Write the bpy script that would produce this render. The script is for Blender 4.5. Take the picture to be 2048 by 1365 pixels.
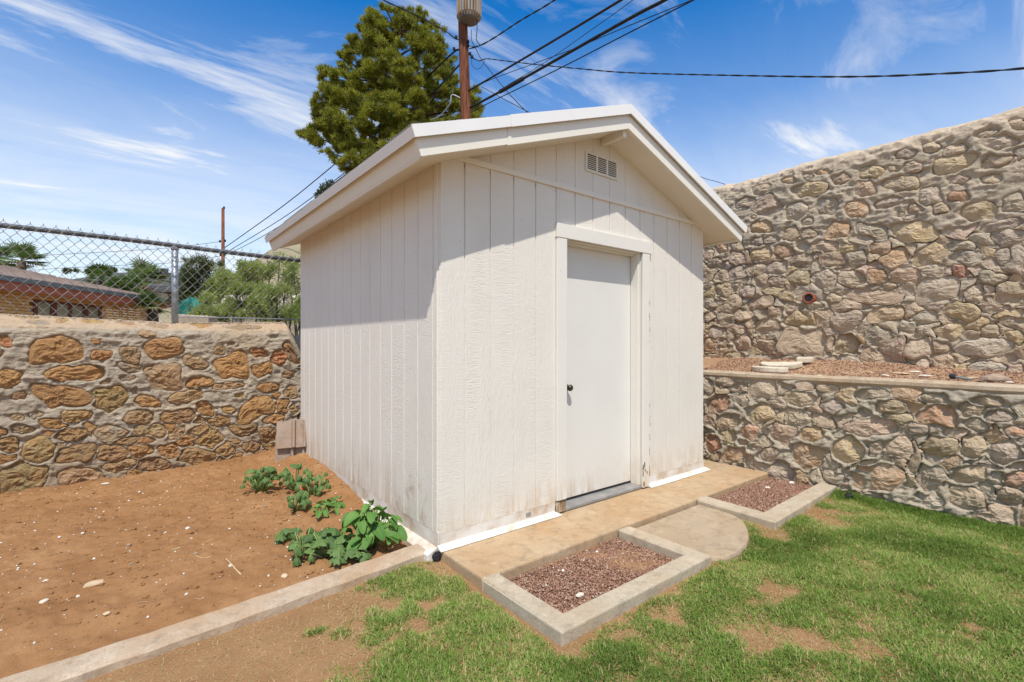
import bpy, math, random
import numpy as np
from mathutils import Matrix, Vector

for o in list(bpy.data.objects):
    bpy.data.objects.remove(o)
SC = bpy.context.scene
COL = SC.collection
random.seed(7)
RNG = np.random.default_rng(11)

# ------------------------------------------------------------------ camera
# shed axes: X along the gable front, Y towards its back, front-left corner at the origin
F_PX, YAW, CYPX = 972.16, math.radians(38.4188), 686.77
CAM = np.array([-1.5301, -2.6621, 1.2845])
cam = bpy.data.cameras.new('camera')
cam.sensor_width = 36.0
cam.lens = 36.0 * F_PX / 2048.0
cam.shift_y = (CYPX - 682.5) / 2048.0
cam.clip_start = 0.05
cam.clip_end = 3000
cam_o = bpy.data.objects.new('camera', cam)
COL.objects.link(cam_o)
cam_o.location = CAM
cam_o.rotation_euler = (math.radians(90), 0, -YAW)
SC.camera = cam_o

# ------------------------------------------------------------------ sky and sun
SUN_DIR = Vector((0.325, 0.47, -1.0)).normalized()
SUN_EL = math.asin(-SUN_DIR.z)
SUN_ROT = math.atan2(-SUN_DIR.x, -SUN_DIR.y)
world = bpy.data.worlds.new('World')
SC.world = world
world.use_nodes = True
nt = world.node_tree
nt.nodes.clear()


def N(t, kind, **kw):
    n = t.nodes.new(kind)
    for k, v in kw.items():
        if k.startswith('i_'):
            n.inputs[k[2:].replace('_', ' ')].default_value = v
        else:
            setattr(n, k, v)
    return n


def ramp(t, fac, stops):
    r = t.nodes.new('ShaderNodeValToRGB')
    el = r.color_ramp.elements
    while len(el) < len(stops):
        el.new(0.5)
    for e, (p, c) in zip(el, stops):
        e.position = p
        e.color = (c, c, c, 1) if not hasattr(c, '__len__') else (c[0], c[1], c[2], 1)
    t.links.new(fac, r.inputs[0])
    return r.outputs[0]


def mixc(t, fac, a, b, mode='MIX'):
    m = t.nodes.new('ShaderNodeMix')
    m.data_type = 'RGBA'
    m.blend_type = mode
    for s, v in ((m.inputs[0], fac), (m.inputs[6], a), (m.inputs[7], b)):
        if hasattr(v, 'links') or hasattr(v, 'is_linked'):
            t.links.new(v, s)
        elif hasattr(v, '__len__'):
            s.default_value = (v[0], v[1], v[2], 1)
        else:
            s.default_value = v
    return m.outputs[2]


def math_n(t, op, a, b=None, clamp=False):
    m = t.nodes.new('ShaderNodeMath')
    m.operation = op
    m.use_clamp = clamp
    for s, v in ((m.inputs[0], a), (m.inputs[1], b)):
        if v is None:
            continue
        if hasattr(v, 'is_linked'):
            t.links.new(v, s)
        else:
            s.default_value = v
    return m.outputs[0]


sky = N(nt, 'ShaderNodeTexSky', sky_type='NISHITA', sun_disc=False, sun_elevation=SUN_EL,
        sun_rotation=SUN_ROT, altitude=1200, air_density=1.0, dust_density=1.2, ozone_density=2.2)
hsv = N(nt, 'ShaderNodeHueSaturation')
hsv.inputs['Saturation'].default_value = 1.40
hsv.inputs['Value'].default_value = 1.0
nt.links.new(sky.outputs[0], hsv.inputs['Color'])
tc = N(nt, 'ShaderNodeTexCoord')
sep = N(nt, 'ShaderNodeSeparateXYZ')
nt.links.new(tc.outputs['Generated'], sep.inputs[0])
zc = math_n(nt, 'MAXIMUM', math_n(nt, 'ADD', sep.outputs[2], 0.12), 0.03)
cmb = N(nt, 'ShaderNodeCombineXYZ')
nt.links.new(math_n(nt, 'DIVIDE', sep.outputs[0], zc), cmb.inputs[0])
nt.links.new(math_n(nt, 'DIVIDE', sep.outputs[1], zc), cmb.inputs[1])
mp = N(nt, 'ShaderNodeMapping')
mp.inputs['Rotation'].default_value = (0, 0, math.radians(32))
mp.inputs['Scale'].default_value = (0.75, 2.3, 1)
mp.inputs['Location'].default_value = (3.3, 0.2, 0)
nt.links.new(cmb.outputs[0], mp.inputs[0])
n1 = N(nt, 'ShaderNodeTexNoise')
n1.inputs['Scale'].default_value = 1.25
n1.inputs['Detail'].default_value = 9
n1.inputs['Roughness'].default_value = 0.62
n1.inputs['Distortion'].default_value = 0.7
nt.links.new(mp.outputs[0], n1.inputs['Vector'])
n2 = N(nt, 'ShaderNodeTexNoise')
n2.inputs['Scale'].default_value = 0.55
n2.inputs['Detail'].default_value = 3
nt.links.new(cmb.outputs[0], n2.inputs['Vector'])
streak = ramp(nt, n1.outputs[0], [(0.42, 0.0), (0.66, 1.0)])
patch = ramp(nt, n2.outputs[0], [(0.34, 0.15), (0.50, 1.0)])
cl = math_n(nt, 'MULTIPLY', math_n(nt, 'MULTIPLY', streak, patch), 0.95)
low = ramp(nt, sep.outputs[2], [(0.0, 1.0), (0.16, 0.95), (0.30, 0.62), (0.42, 0.20), (0.56, 0.0)])
lowc = math_n(nt, 'MULTIPLY', low, ramp(nt, n1.outputs[0], [(0.2, 0.55), (0.7, 1.0)]))
cfac = math_n(nt, 'MULTIPLY', math_n(nt, 'MAXIMUM', cl, lowc), 0.92, True)
tinted = mixc(nt, 1.0, hsv.outputs[0], (0.60, 1.02, 1.08), 'MULTIPLY')
skyc = mixc(nt, cfac, tinted, (5.0, 4.98, 4.92))
bg = N(nt, 'ShaderNodeBackground')
bg.inputs['Strength'].default_value = 0.132
nt.links.new(skyc, bg.inputs['Color'])
wo = N(nt, 'ShaderNodeOutputWorld')
nt.links.new(bg.outputs[0], wo.inputs[0])

sun = bpy.data.lights.new('sun', 'SUN')
sun.energy = 3.1
sun.angle = math.radians(0.5)
sun.color = (1.0, 0.95, 0.86)
sun_o = bpy.data.objects.new('sun', sun)
COL.objects.link(sun_o)
sun_o.rotation_euler = SUN_DIR.to_track_quat('-Z', 'Y').to_euler()
sun_o.location = (-6, -8, 15)
SC.view_settings.view_transform = 'Standard'
SC.view_settings.look = 'None'
SC.view_settings.exposure = 0.62
SC.view_settings.gamma = 1.0
SC.view_settings.use_curve_mapping = False

# ------------------------------------------------------------------ helpers
FV = np.array([math.sin(YAW), math.cos(YAW), 0.0])
RV = np.array([math.cos(YAW), -math.sin(YAW), 0.0])
UV = np.array([0, 0, 1.0])


def ray(x, y):
    return FV + RV * (x - 1024) / F_PX - UV * (y - CYPX) / F_PX


def on_z(x, y, z=0.0):
    d = ray(x, y)
    return CAM + d * (z - CAM[2]) / d[2]


def on_x(x, y, X):
    d = ray(x, y)
    return CAM + d * (X - CAM[0]) / d[0]


def on_y(x, y, Y):
    d = ray(x, y)
    return CAM + d * (Y - CAM[1]) / d[1]


def at_depth(x, y, D):
    return CAM + ray(x, y) * D


def _h(ix, iy, iz, seed):
    n = (ix.astype(np.int64) * 73856093) ^ (iy.astype(np.int64) * 19349663) ^ (iz.astype(np.int64) * 83492791) ^ (seed * 2654435)
    n = (n ^ (n >> 13)) * 1274126177
    n = n & 0x7fffffff
    n = (n ^ (n >> 16)) * 2246822519 & 0x7fffffff
    return (n & 0xffffff) / float(0xffffff)


def vnoise(p, seed=0):
    p = np.asarray(p, float)
    i = np.floor(p)
    fr = p - i
    fr = fr * fr * (3 - 2 * fr)
    i = i.astype(np.int64)
    r = 0
    for dx in (0, 1):
        wx = fr[:, 0] if dx else 1 - fr[:, 0]
        for dy in (0, 1):
            wy = fr[:, 1] if dy else 1 - fr[:, 1]
            for dz in (0, 1):
                wz = fr[:, 2] if dz else 1 - fr[:, 2]
                r = r + wx * wy * wz * _h(i[:, 0] + dx, i[:, 1] + dy, i[:, 2] + dz, seed)
    return r * 2 - 1


def fbm(p, oct=4, seed=0, gain=0.5, ridged=False):
    a, s, r = 1.0, 1.0, 0
    for k in range(oct):
        v = vnoise(np.asarray(p) * s + 17.3 * k, seed + k)
        if ridged:
            v = 1 - 2 * np.abs(v)
        r = r + a * v
        a *= gain
        s *= 2.03
    return r


def P3(x, y, z=None):
    x = np.asarray(x, float)
    y = np.asarray(y, float)
    z = np.zeros_like(x) if z is None else np.broadcast_to(np.asarray(z, float), x.shape)
    return np.stack([x, y, z], -1).reshape(-1, 3)


def sstep(a, b, x):
    t = np.clip((np.asarray(x, float) - a) / (b - a), 0, 1)
    return t * t * (3 - 2 * t)


def mesh_from(name, V, Fc, smooth=False):
    """V (n,3); Fc: array (m,3)/(m,4) or list of tuples"""
    me = bpy.data.meshes.new(name)
    V = np.asarray(V, np.float32)
    if isinstance(Fc, np.ndarray):
        m, k = Fc.shape
        me.vertices.add(len(V))
        me.vertices.foreach_set('co', V.ravel())
        me.loops.add(m * k)
        me.loops.foreach_set('vertex_index', Fc.astype(np.int32).ravel())
        me.polygons.add(m)
        me.polygons.foreach_set('loop_start', np.arange(0, m * k, k, dtype=np.int32))
        me.polygons.foreach_set('loop_total', np.full(m, k, np.int32))
        me.update(calc_edges=True)
    else:
        me.from_pydata([tuple(map(float, v)) for v in V], [], Fc)
        me.update()
    if smooth:
        me.polygons.foreach_set('use_smooth', np.ones(len(me.polygons), bool))
    return me


def set_tint(me, vals):
    a = me.attributes.new('tint', 'FLOAT', 'POINT')
    a.data.foreach_set('value', np.asarray(vals, np.float32))


def tag(o, label=None, cat=None, group=None, kind=None):
    for k, v in (('label', label), ('category', cat), ('group', group), ('kind', kind)):
        if v:
            o[k] = v
    return o


def link(name, me, mat=None, parent=None, M=None, **kw):
    o = bpy.data.objects.new(name, me)
    COL.objects.link(o)
    if mat is not None and me is not None and len(me.materials) == 0:
        me.materials.append(mat)
    if parent is not None:
        o.parent = parent
        L = ROOT_LOC.get(parent.name)
        if L is not None:
            o.matrix_parent_inverse = Matrix.Translation(-Vector(L))
    if M is not None:
        o.matrix_basis = M
    tag(o, **kw)
    return o


ROOT_LOC = {}


def root(name, loc, label, cat, group=None):
    o = bpy.data.objects.new(name, None)
    COL.objects.link(o)
    o.location = loc
    o.empty_display_size = 0.1
    ROOT_LOC[o.name] = tuple(loc)
    tag(o, label, cat, group)
    return o


class MB:
    """collects boxes, prisms and tubes into one mesh"""

    def __init__(s):
        s.v, s.f = [], []

    def add(s, V, Fc):
        b = len(s.v)
        s.v += [tuple(map(float, v)) for v in V]
        s.f += [tuple(int(i) + b for i in f) for f in Fc]
        return s

    def box(s, x0, x1, y0, y1, z0, z1):
        return s.add([(x0, y0, z0), (x1, y0, z0), (x1, y1, z0), (x0, y1, z0), (x0, y0, z1), (x1, y0, z1), (x1, y1, z1), (x0, y1, z1)],
                     [(0, 3, 2, 1), (4, 5, 6, 7), (0, 1, 5, 4), (1, 2, 6, 5), (2, 3, 7, 6), (3, 0, 4, 7)])

    def prism(s, A, B):
        """two matching rings of points"""
        n = len(A)
        return s.add(list(A) + list(B), [tuple(range(n - 1, -1, -1)), tuple(range(n, 2 * n))] +
                     [(i, (i + 1) % n, n + (i + 1) % n, n + i) for i in range(n)])

    def tube(s, pts, r, seg=6, caps=True):
        pts = [Vector(p) for p in pts]
        rs = r if hasattr(r, '__len__') else [r] * len(pts)
        V, Fc = [], []
        up = None
        for i, p in enumerate(pts):
            t = (pts[min(i + 1, len(pts) - 1)] - pts[max(i - 1, 0)])
            if t.length < 1e-9:
                t = Vector((0, 0, 1))
            t.normalize()
            if up is None:
                up = Vector((0, 0, 1)) if abs(t.z) < 0.9 else Vector((1, 0, 0))
            a = (up - t * up.dot(t)).normalized()
            up = a
            b = t.cross(a)
            for k in range(seg):
                q = 2 * math.pi * k / seg
                V.append(p + (a * math.cos(q) + b * math.sin(q)) * rs[i])
        for i in range(len(pts) - 1):
            for k in range(seg):
                k2 = (k + 1) % seg
                Fc.append((i * seg + k, i * seg + k2, (i + 1) * seg + k2, (i + 1) * seg + k))
        if caps:
            Fc.append(tuple(range(seg - 1, -1, -1)))
            n = (len(pts) - 1) * seg
            Fc.append(tuple(range(n, n + seg)))
        return s.add(V, Fc)

    def lathe(s, prof, c=(0, 0, 0), seg=16, axis='z'):
        V, Fc = [], []
        for (r, h) in prof:
            for k in range(seg):
                q = 2 * math.pi * k / seg
                x, y = r * math.cos(q), r * math.sin(q)
                p = {'z': (x, y, h), 'y': (x, h, y), 'x': (h, x, y)}[axis]
                V.append((c[0] + p[0], c[1] + p[1], c[2] + p[2]))
        for i in range(len(prof) - 1):
            for k in range(seg):
                k2 = (k + 1) % seg
                Fc.append((i * seg + k, i * seg + k2, (i + 1) * seg + k2, (i + 1) * seg + k))
        Fc.append(tuple(range(seg - 1, -1, -1)))
        n = (len(prof) - 1) * seg
        Fc.append(tuple(range(n, n + seg)))
        return s.add(V, Fc)

    def mesh(s, name, smooth=False):
        return mesh_from(name, s.v, s.f, smooth)

    def build(s, name, mat, parent=None, smooth=False, bevel=0, **kw):
        o = link(name, s.mesh(name, smooth), mat, parent, **kw)
        if bevel:
            b = o.modifiers.new('bevel', 'BEVEL')
            b.width = bevel
            b.segments = 2
            b.limit_method = 'ANGLE'
        return o


# ------------------------------------------------------------------ materials
def new_mat(name):
    m = bpy.data.materials.new(name)
    m.use_nodes = True
    t = m.node_tree
    t.nodes.clear()
    out = t.nodes.new('ShaderNodeOutputMaterial')
    b = t.nodes.new('ShaderNodeBsdfPrincipled')
    t.links.new(b.outputs[0], out.inputs[0])
    b.inputs['Specular IOR Level'].default_value = 0.25
    return m, t, b, out


def pos(t, scale=(1, 1, 1)):
    g = t.nodes.new('ShaderNodeNewGeometry')
    if scale == (1, 1, 1):
        return g.outputs['Position']
    v = t.nodes.new('ShaderNodeVectorMath')
    v.operation = 'MULTIPLY'
    t.links.new(g.outputs['Position'], v.inputs[0])
    v.inputs[1].default_value = scale
    return v.outputs[0]


def noise(t, vec, scale, detail=5, rough=0.55, dist=0.0, kind=None):
    n = t.nodes.new('ShaderNodeTexNoise')
    if kind:
        n.noise_type = kind
        n.normalize = True
    n.inputs['Scale'].default_value = scale
    n.inputs['Detail'].default_value = detail
    n.inputs['Roughness'].default_value = rough
    n.inputs['Distortion'].default_value = dist
    t.links.new(vec, n.inputs['Vector'])
    return n.outputs[0]


def bump(t, bsdf, h, strength=0.5, dist=0.01):
    b = t.nodes.new('ShaderNodeBump')
    b.inputs['Strength'].default_value = strength
    b.inputs['Distance'].default_value = dist
    t.links.new(h, b.inputs['Height'])
    t.links.new(b.outputs[0], bsdf.inputs['Normal'])
    return b


def simple(name, cols, scale=8, rough=0.85, bscale=60, bstr=0.4, bdist=0.004, detail=6, spec=0.25, metal=0.0, vscale=(1, 1, 1), lo=0.3, hi=0.7):
    m, t, b, out = new_mat(name)
    p = pos(t, vscale)
    n = noise(t, p, scale, detail)
    k = len(cols)
    c = ramp(t, n, [(lo + (hi - lo) * i / max(1, k - 1), cc) for i, cc in enumerate(cols)])
    t.links.new(c, b.inputs['Base Color'])
    b.inputs['Roughness'].default_value = rough
    b.inputs['Specular IOR Level'].default_value = spec
    b.inputs['Metallic'].default_value = metal
    if bstr:
        bump(t, b, noise(t, p, bscale, 6, 0.6), bstr, bdist)
    return m


def leaf_mat(name, stops, rough=0.6, trans=0.35, attr='tint'):
    m, t, b, out = new_mat(name)
    a = t.nodes.new('ShaderNodeAttribute')
    a.attribute_name = attr
    c = ramp(t, a.outputs['Fac'], stops)
    t.links.new(c, b.inputs['Base Color'])
    b.inputs['Roughness'].default_value = rough
    tr = t.nodes.new('ShaderNodeBsdfTranslucent')
    t.links.new(c, tr.inputs[0])
    mx = t.nodes.new('ShaderNodeMixShader')
    mx.inputs[0].default_value = trans
    t.links.new(b.outputs[0], mx.inputs[1])
    t.links.new(tr.outputs[0], mx.inputs[2])
    t.links.new(mx.outputs[0], out.inputs[0])
    return m


def paint_mat(name, col, grain='rough', stain=True, sh=1.0):
    """white exterior paint over rough-sawn plywood siding"""
    m, t, b, out = new_mat(name)
    p = pos(t)
    base = ramp(t, noise(t, p, 2.3, 6, 0.6), [(0.3, [c * 0.95 for c in col]), (0.7, col)])
    if stain:
        sx = t.nodes.new('ShaderNodeSeparateXYZ')
        t.links.new(p, sx.inputs[0])
        z = sx.outputs[2]
        # rusty dirt splashed up from the soil, with ragged vertical streaks
        hz = ramp(t, z, [(0.03, 1.0), (0.13 * sh, 0.5), (0.30 * sh, 0.0)])
        st = noise(t, pos(t, (16, 16, 2.2)), 1.0, 6, 0.7, 0.4)
        big = noise(t, pos(t, (1.3, 1.1, 0.6)), 1.0, 3, 0.5)
        f = math_n(t, 'MULTIPLY', hz, ramp(t, st, [(0.44, 0.0), (0.62, 1.0)]))
        f = math_n(t, 'MULTIPLY', f, ramp(t, big, [(0.4, 0.15), (0.6, 0.9)]))
        if sh > 1.2:
            z2 = ramp(t, z, [(0.06, 1.0), (0.22, 0.9), (0.55, 0.0)])
            sp_ = ramp(t, noise(t, pos(t, (9, 9, 5)), 1.0, 8, 0.78, 0.6), [(0.52, 0.0), (0.64, 0.85)])
            yb = ramp(t, sx.outputs[1], [(0.12, 0.25), (0.30, 1.0), (0.55, 0.7), (0.75, 0.3)])
            f = math_n(t, 'MAXIMUM', f, math_n(t, 'MULTIPLY', math_n(t, 'MULTIPLY', z2, sp_), yb))
        base = mixc(t, f, base, (0.36, 0.20, 0.09))
        # thin film of dust on the lowest hand's breadth
        dz = math_n(t, 'MULTIPLY', ramp(t, z, [(0.0, 0.8), (0.16, 0.35), (0.4, 0.0)]), ramp(t, noise(t, p, 9, 6, 0.7), [(0.35, 0.0), (0.7, 0.8)]))
        base = mixc(t, dz, base, (0.55, 0.40, 0.24))
        # small dark chips
        ch = ramp(t, noise(t, p, 42, 2, 0.5), [(0.765, 0.0), (0.775, 0.7)])
        base = mixc(t, ch, base, (0.30, 0.22, 0.15))
    t.links.new(base, b.inputs['Base Color'])
    b.inputs['Roughness'].default_value = 0.62
    b.inputs['Specular IOR Level'].default_value = 0.3
    if grain == 'rough':
        h1 = noise(t, pos(t, (14, 14, 105)), 1.0, 5, 0.65, 1.1)
        h2 = noise(t, pos(t, (60, 60, 9)), 1.0, 4, 0.6, 1.6)
        sel = ramp(t, noise(t, pos(t, (5, 5, 0.7)), 1.0, 2), [(0.42, 0.0), (0.58, 1.0)])
        h = mixc(t, sel, h1, h2)
        bump(t, b, h, 0.75, 0.006)
    else:
        bump(t, b, noise(t, p, 45, 6, 0.6), 0.2, 0.002)
    return m


WHITE = (0.745, 0.70, 0.625)
M = {}
M['siding'] = paint_mat('painted_siding', WHITE)
M['siding_side'] = paint_mat('painted_side_siding', WHITE, sh=1.7)
M['trim'] = paint_mat('painted_trim', (0.755, 0.71, 0.62), 'smooth', False)
M['soffit'] = simple('painted_soffit', [(0.69, 0.635, 0.54), (0.74, 0.685, 0.59)], 3, 0.7, 40, 0.1, 0.002)
M['casing'] = paint_mat('painted_casing', (0.74, 0.705, 0.64), 'smooth', True)
M['door'] = paint_mat('painted_door', (0.71, 0.685, 0.635), 'smooth', True, 0.8)
M['drip'] = simple('white_metal', [(0.76, 0.74, 0.71), (0.80, 0.78, 0.75)], 5, 0.4, 20, 0.05, 0.002, spec=0.4)
M['fillet'] = simple('chalky_fillet', [(0.50, 0.42, 0.32), (0.64, 0.59, 0.52), (0.70, 0.67, 0.62)], 9, 0.8, 60, 0.5, 0.004, lo=0.3, hi=0.6)
M['stem'] = simple('painted_stem_wall', [(0.46, 0.33, 0.21), (0.60, 0.53, 0.45), (0.68, 0.64, 0.59)], 6, 0.7, 40, 0.3, 0.004, lo=0.32, hi=0.62)
M['rot'] = simple('rotten_wood', [(0.10, 0.055, 0.025), (0.36, 0.25, 0.14), (0.6, 0.5, 0.38)], 10, 0.9, 40, 0.8, 0.006, vscale=(6, 6, 1))
M['vent_dark'] = simple('vent_shade', [(0.05, 0.045, 0.04), (0.07, 0.06, 0.05)], 6, 0.9)
M['dark_metal'] = simple('aged_bronze', [(0.05, 0.04, 0.03), (0.09, 0.07, 0.05)], 20, 0.35, 40, 0.1, 0.002, spec=0.6, metal=0.7)
M['grey_metal'] = simple('grey_threshold', [(0.24, 0.235, 0.23), (0.36, 0.34, 0.32)], 12, 0.5, 40, 0.1, 0.002, metal=0.3)
M['galv'] = simple('galvanised_steel', [(0.26, 0.29, 0.33), (0.36, 0.39, 0.42)], 14, 0.5, 60, 0.2, 0.002, metal=0.55, spec=0.5)
M['galv_dark'] = simple('weathered_rail', [(0.075, 0.08, 0.09), (0.14, 0.145, 0.15)], 14, 0.55, 60, 0.3, 0.002, metal=0.4, spec=0.4)
M['link_wire'] = simple('galvanised_wire', [(0.17, 0.165, 0.16), (0.30, 0.285, 0.265)], 9, 0.5, 60, 0.0, 0.002, metal=0.4, spec=0.4)
M['shingle'] = simple('asphalt_shingle', [(0.10, 0.095, 0.085), (0.26, 0.24, 0.21)], 60, 0.95, 200, 0.6, 0.004)
M['cable'] = simple('black_cable', [(0.012, 0.012, 0.013), (0.025, 0.024, 0.023)], 8, 0.6, 30, 0.1, 0.002)
M['black_plastic'] = simple('black_plastic', [(0.015, 0.015, 0.017), (0.045, 0.045, 0.05)], 40, 0.5, 60, 0.2, 0.002)
M['pole_wood'] = simple('creosote_pole', [(0.04, 0.016, 0.010), (0.17, 0.058, 0.030), (0.30, 0.115, 0.058)], 3, 0.9, 20, 0.8, 0.02, vscale=(9, 9, 0.8))
M['bark'] = simple('pine_bark', [(0.06, 0.04, 0.028), (0.17, 0.115, 0.08)], 6, 0.95, 14, 0.9, 0.03, vscale=(3, 3, 0.8))
M['twig'] = simple('shrub_twig', [(0.05, 0.04, 0.025), (0.11, 0.10, 0.06)], 6, 0.95, 20, 0.3, 0.01)


def concrete(name, a, bcol, stain=(0.42, 0.25, 0.12), amount=0.7):
    m, t, b, out = new_mat(name)
    p = pos(t)
    base = ramp(t, noise(t, p, 3.0, 8, 0.65), [(0.3, a), (0.7, bcol)])
    f = math_n(t, 'MULTIPLY', ramp(t, noise(t, p, 1.9, 6, 0.65, 0.5), [(0.42, 0.0), (0.68, 1.0)]), amount)
    base = mixc(t, f, base, stain)
    mo = ramp(t, noise(t, p, 11, 7, 0.72, 0.4), [(0.36, 0.55), (0.50, 0.0), (0.56, 0.0), (0.72, 0.0)])
    base = mixc(t, mo, base, [c * 0.62 for c in a])
    li = ramp(t, noise(t, p, 7, 6, 0.7), [(0.56, 0.0), (0.74, 0.5)])
    base = mixc(t, li, base, [min(1, c * 1.3 + 0.04) for c in bcol])
    sp = ramp(t, noise(t, p, 95, 4, 0.7), [(0.30, 0.55), (0.45, 0.0), (0.62, 0.0), (0.78, 0.3)])
    base = mixc(t, sp, base, (0.2, 0.14, 0.09))
    cr = t.nodes.new('ShaderNodeTexVoronoi')
    cr.feature = 'DISTANCE_TO_EDGE'
    cr.inputs['Scale'].default_value = 1.7
    wv = t.nodes.new('ShaderNodeVectorMath')
    wv.operation = 'ADD'
    wn = t.nodes.new('ShaderNodeTexNoise')
    wn.inputs['Scale'].default_value = 6
    wn.inputs['Detail'].default_value = 5
    t.links.new(p, wn.inputs['Vector'])
    t.links.new(p, wv.inputs[0])
    t.links.new(wn.outputs['Color'], wv.inputs[1])
    t.links.new(wv.outputs[0], cr.inputs['Vector'])
    crack = ramp(t, cr.outputs[0], [(0.0, 0.22), (0.006, 0.0)])
    base = mixc(t, crack, base, (0.16, 0.10, 0.06))
    t.links.new(base, b.inputs['Base Color'])
    b.inputs['Roughness'].default_value = 0.9
    bump(t, b, noise(t, p, 60, 8, 0.75), 0.7, 0.008)
    return m


M['slab'] = concrete('stained_slab_concrete', (0.41, 0.295, 0.18), (0.49, 0.365, 0.235))
M['kerb'] = concrete('pale_kerb_concrete', (0.42, 0.35, 0.255), (0.50, 0.425, 0.325), (0.42, 0.30, 0.185), 0.55)
M['bed_kerb'] = concrete('old_kerb_concrete', (0.42, 0.315, 0.215), (0.52, 0.43, 0.335), (0.40, 0.24, 0.125), 0.75)
M['path'] = concrete('pebbled_path_concrete', (0.35, 0.27, 0.185), (0.42, 0.325, 0.225), (0.40, 0.27, 0.155), 0.4)
M['coping'] = concrete('coping_concrete', (0.43, 0.335, 0.235), (0.50, 0.40, 0.29), (0.38, 0.25, 0.14), 0.5)
M['cream_block'] = concrete('cream_edging_concrete', (0.60, 0.52, 0.40), (0.68, 0.60, 0.48), (0.50, 0.38, 0.25), 0.4)
M['tile'] = concrete('pinkish_roof_tile_concrete', (0.29, 0.215, 0.165), (0.36, 0.275, 0.215), (0.30, 0.18, 0.10), 0.4)


def soil_mat(name, c0, c1, c2):
    m, t, b, out = new_mat(name)
    p = pos(t)
    base = ramp(t, noise(t, p, 2.2, 9, 0.7), [(0.3, c0), (0.55, c1), (0.75, c2)])
    fine = ramp(t, noise(t, p, 120, 4, 0.7), [(0.3, 0.45), (0.5, 0.0)])
    base = mixc(t, fine, base, [c * 0.5 for c in c0])
    t.links.new(base, b.inputs['Base Color'])
    b.inputs['Roughness'].default_value = 1.0
    b.inputs['Specular IOR Level'].default_value = 0.1
    h = math_n(t, 'ADD', noise(t, p, 110, 6, 0.75), math_n(t, 'MULTIPLY', noise(t, p, 30, 6, 0.7), 0.9))
    bump(t, b, h, 0.7, 0.009)
    return m


M['dirt'] = soil_mat('red_brown_dirt', (0.245, 0.118, 0.048), (0.325, 0.17, 0.076), (0.41, 0.235, 0.115))
M['lawn_soil'] = soil_mat('straw_strewn_soil', (0.255, 0.135, 0.060), (0.33, 0.19, 0.092), (0.42, 0.265, 0.14))
M['terrace'] = soil_mat('terrace_soil', (0.30, 0.18, 0.10), (0.38, 0.235, 0.14), (0.46, 0.31, 0.20))
M['gravel_bed'] = soil_mat('gravel_underlay', (0.16, 0.085, 0.055), (0.23, 0.125, 0.085), (0.30, 0.19, 0.12))
M['far_ground'] = soil_mat('desert_ground', (0.25, 0.17, 0.10), (0.32, 0.22, 0.14), (0.38, 0.28, 0.19))
M['hill'] = simple('desert_hill', [(0.20, 0.18, 0.10), (0.36, 0.29, 0.20)], 0.35, 1.0, 2.0, 0.6, 0.3)


def gravel_mat():
    m, t, b, out = new_mat('lava_gravel')
    a = t.nodes.new('ShaderNodeAttribute')
    a.attribute_name = 'tint'
    c = ramp(t, a.outputs['Fac'], [(0.0, (0.16, 0.08, 0.052)), (0.4, (0.28, 0.15, 0.10)), (0.75, (0.40, 0.24, 0.165)), (0.93, (0.52, 0.38, 0.27)), (1.0, (0.6, 0.54, 0.46))])
    t.links.new(c, b.inputs['Base Color'])
    b.inputs['Roughness'].default_value = 0.9
    return m


M['gravel'] = gravel_mat()


def stone_mat(name, veins, dark=(0.10, 0.06, 0.035), bstr=0.9):
    m, t, b, out = new_mat(name)
    oi = t.nodes.new('ShaderNodeObjectInfo')
    p = pos(t)
    n_a = noise(t, p, 9, 8, 0.7, 0.6)
    f1 = ramp(t, n_a, [(0.36, 0.0), (0.62, 0.75)])
    base = mixc(t, f1, oi.outputs['Color'], veins)
    f2 = ramp(t, noise(t, p, 26, 7, 0.75, 0.8), [(0.33, 0.6), (0.46, 0.0)])
    base = mixc(t, f2, base, dark)
    f3 = ramp(t, noise(t, p, 15, 5, 0.6), [(0.6, 0.0), (0.76, 0.55)])
    base = mixc(t, f3, base, (0.58, 0.47, 0.34))
    t.links.new(base, b.inputs['Base Color'])
    b.inputs['Roughness'].default_value = 0.95
    b.inputs['Specular IOR Level'].default_value = 0.15
    h = math_n(t, 'ADD', noise(t, pos(t, (16, 16, 30)), 1.0, 8, 0.75, 1.2), math_n(t, 'MULTIPLY', noise(t, pos(t, (34, 34, 60)), 1.0, 6, 0.6, 0.5, 'RIDGED_MULTIFRACTAL'), 0.55))
    bump(t, b, h, bstr, 0.034)
    return m


M['sandstone'] = stone_mat('ochre_sandstone', (0.44, 0.25, 0.105))
M['limestone'] = stone_mat('grey_tan_fieldstone', (0.56, 0.44, 0.315), (0.24, 0.18, 0.13), 0.6)


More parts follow.
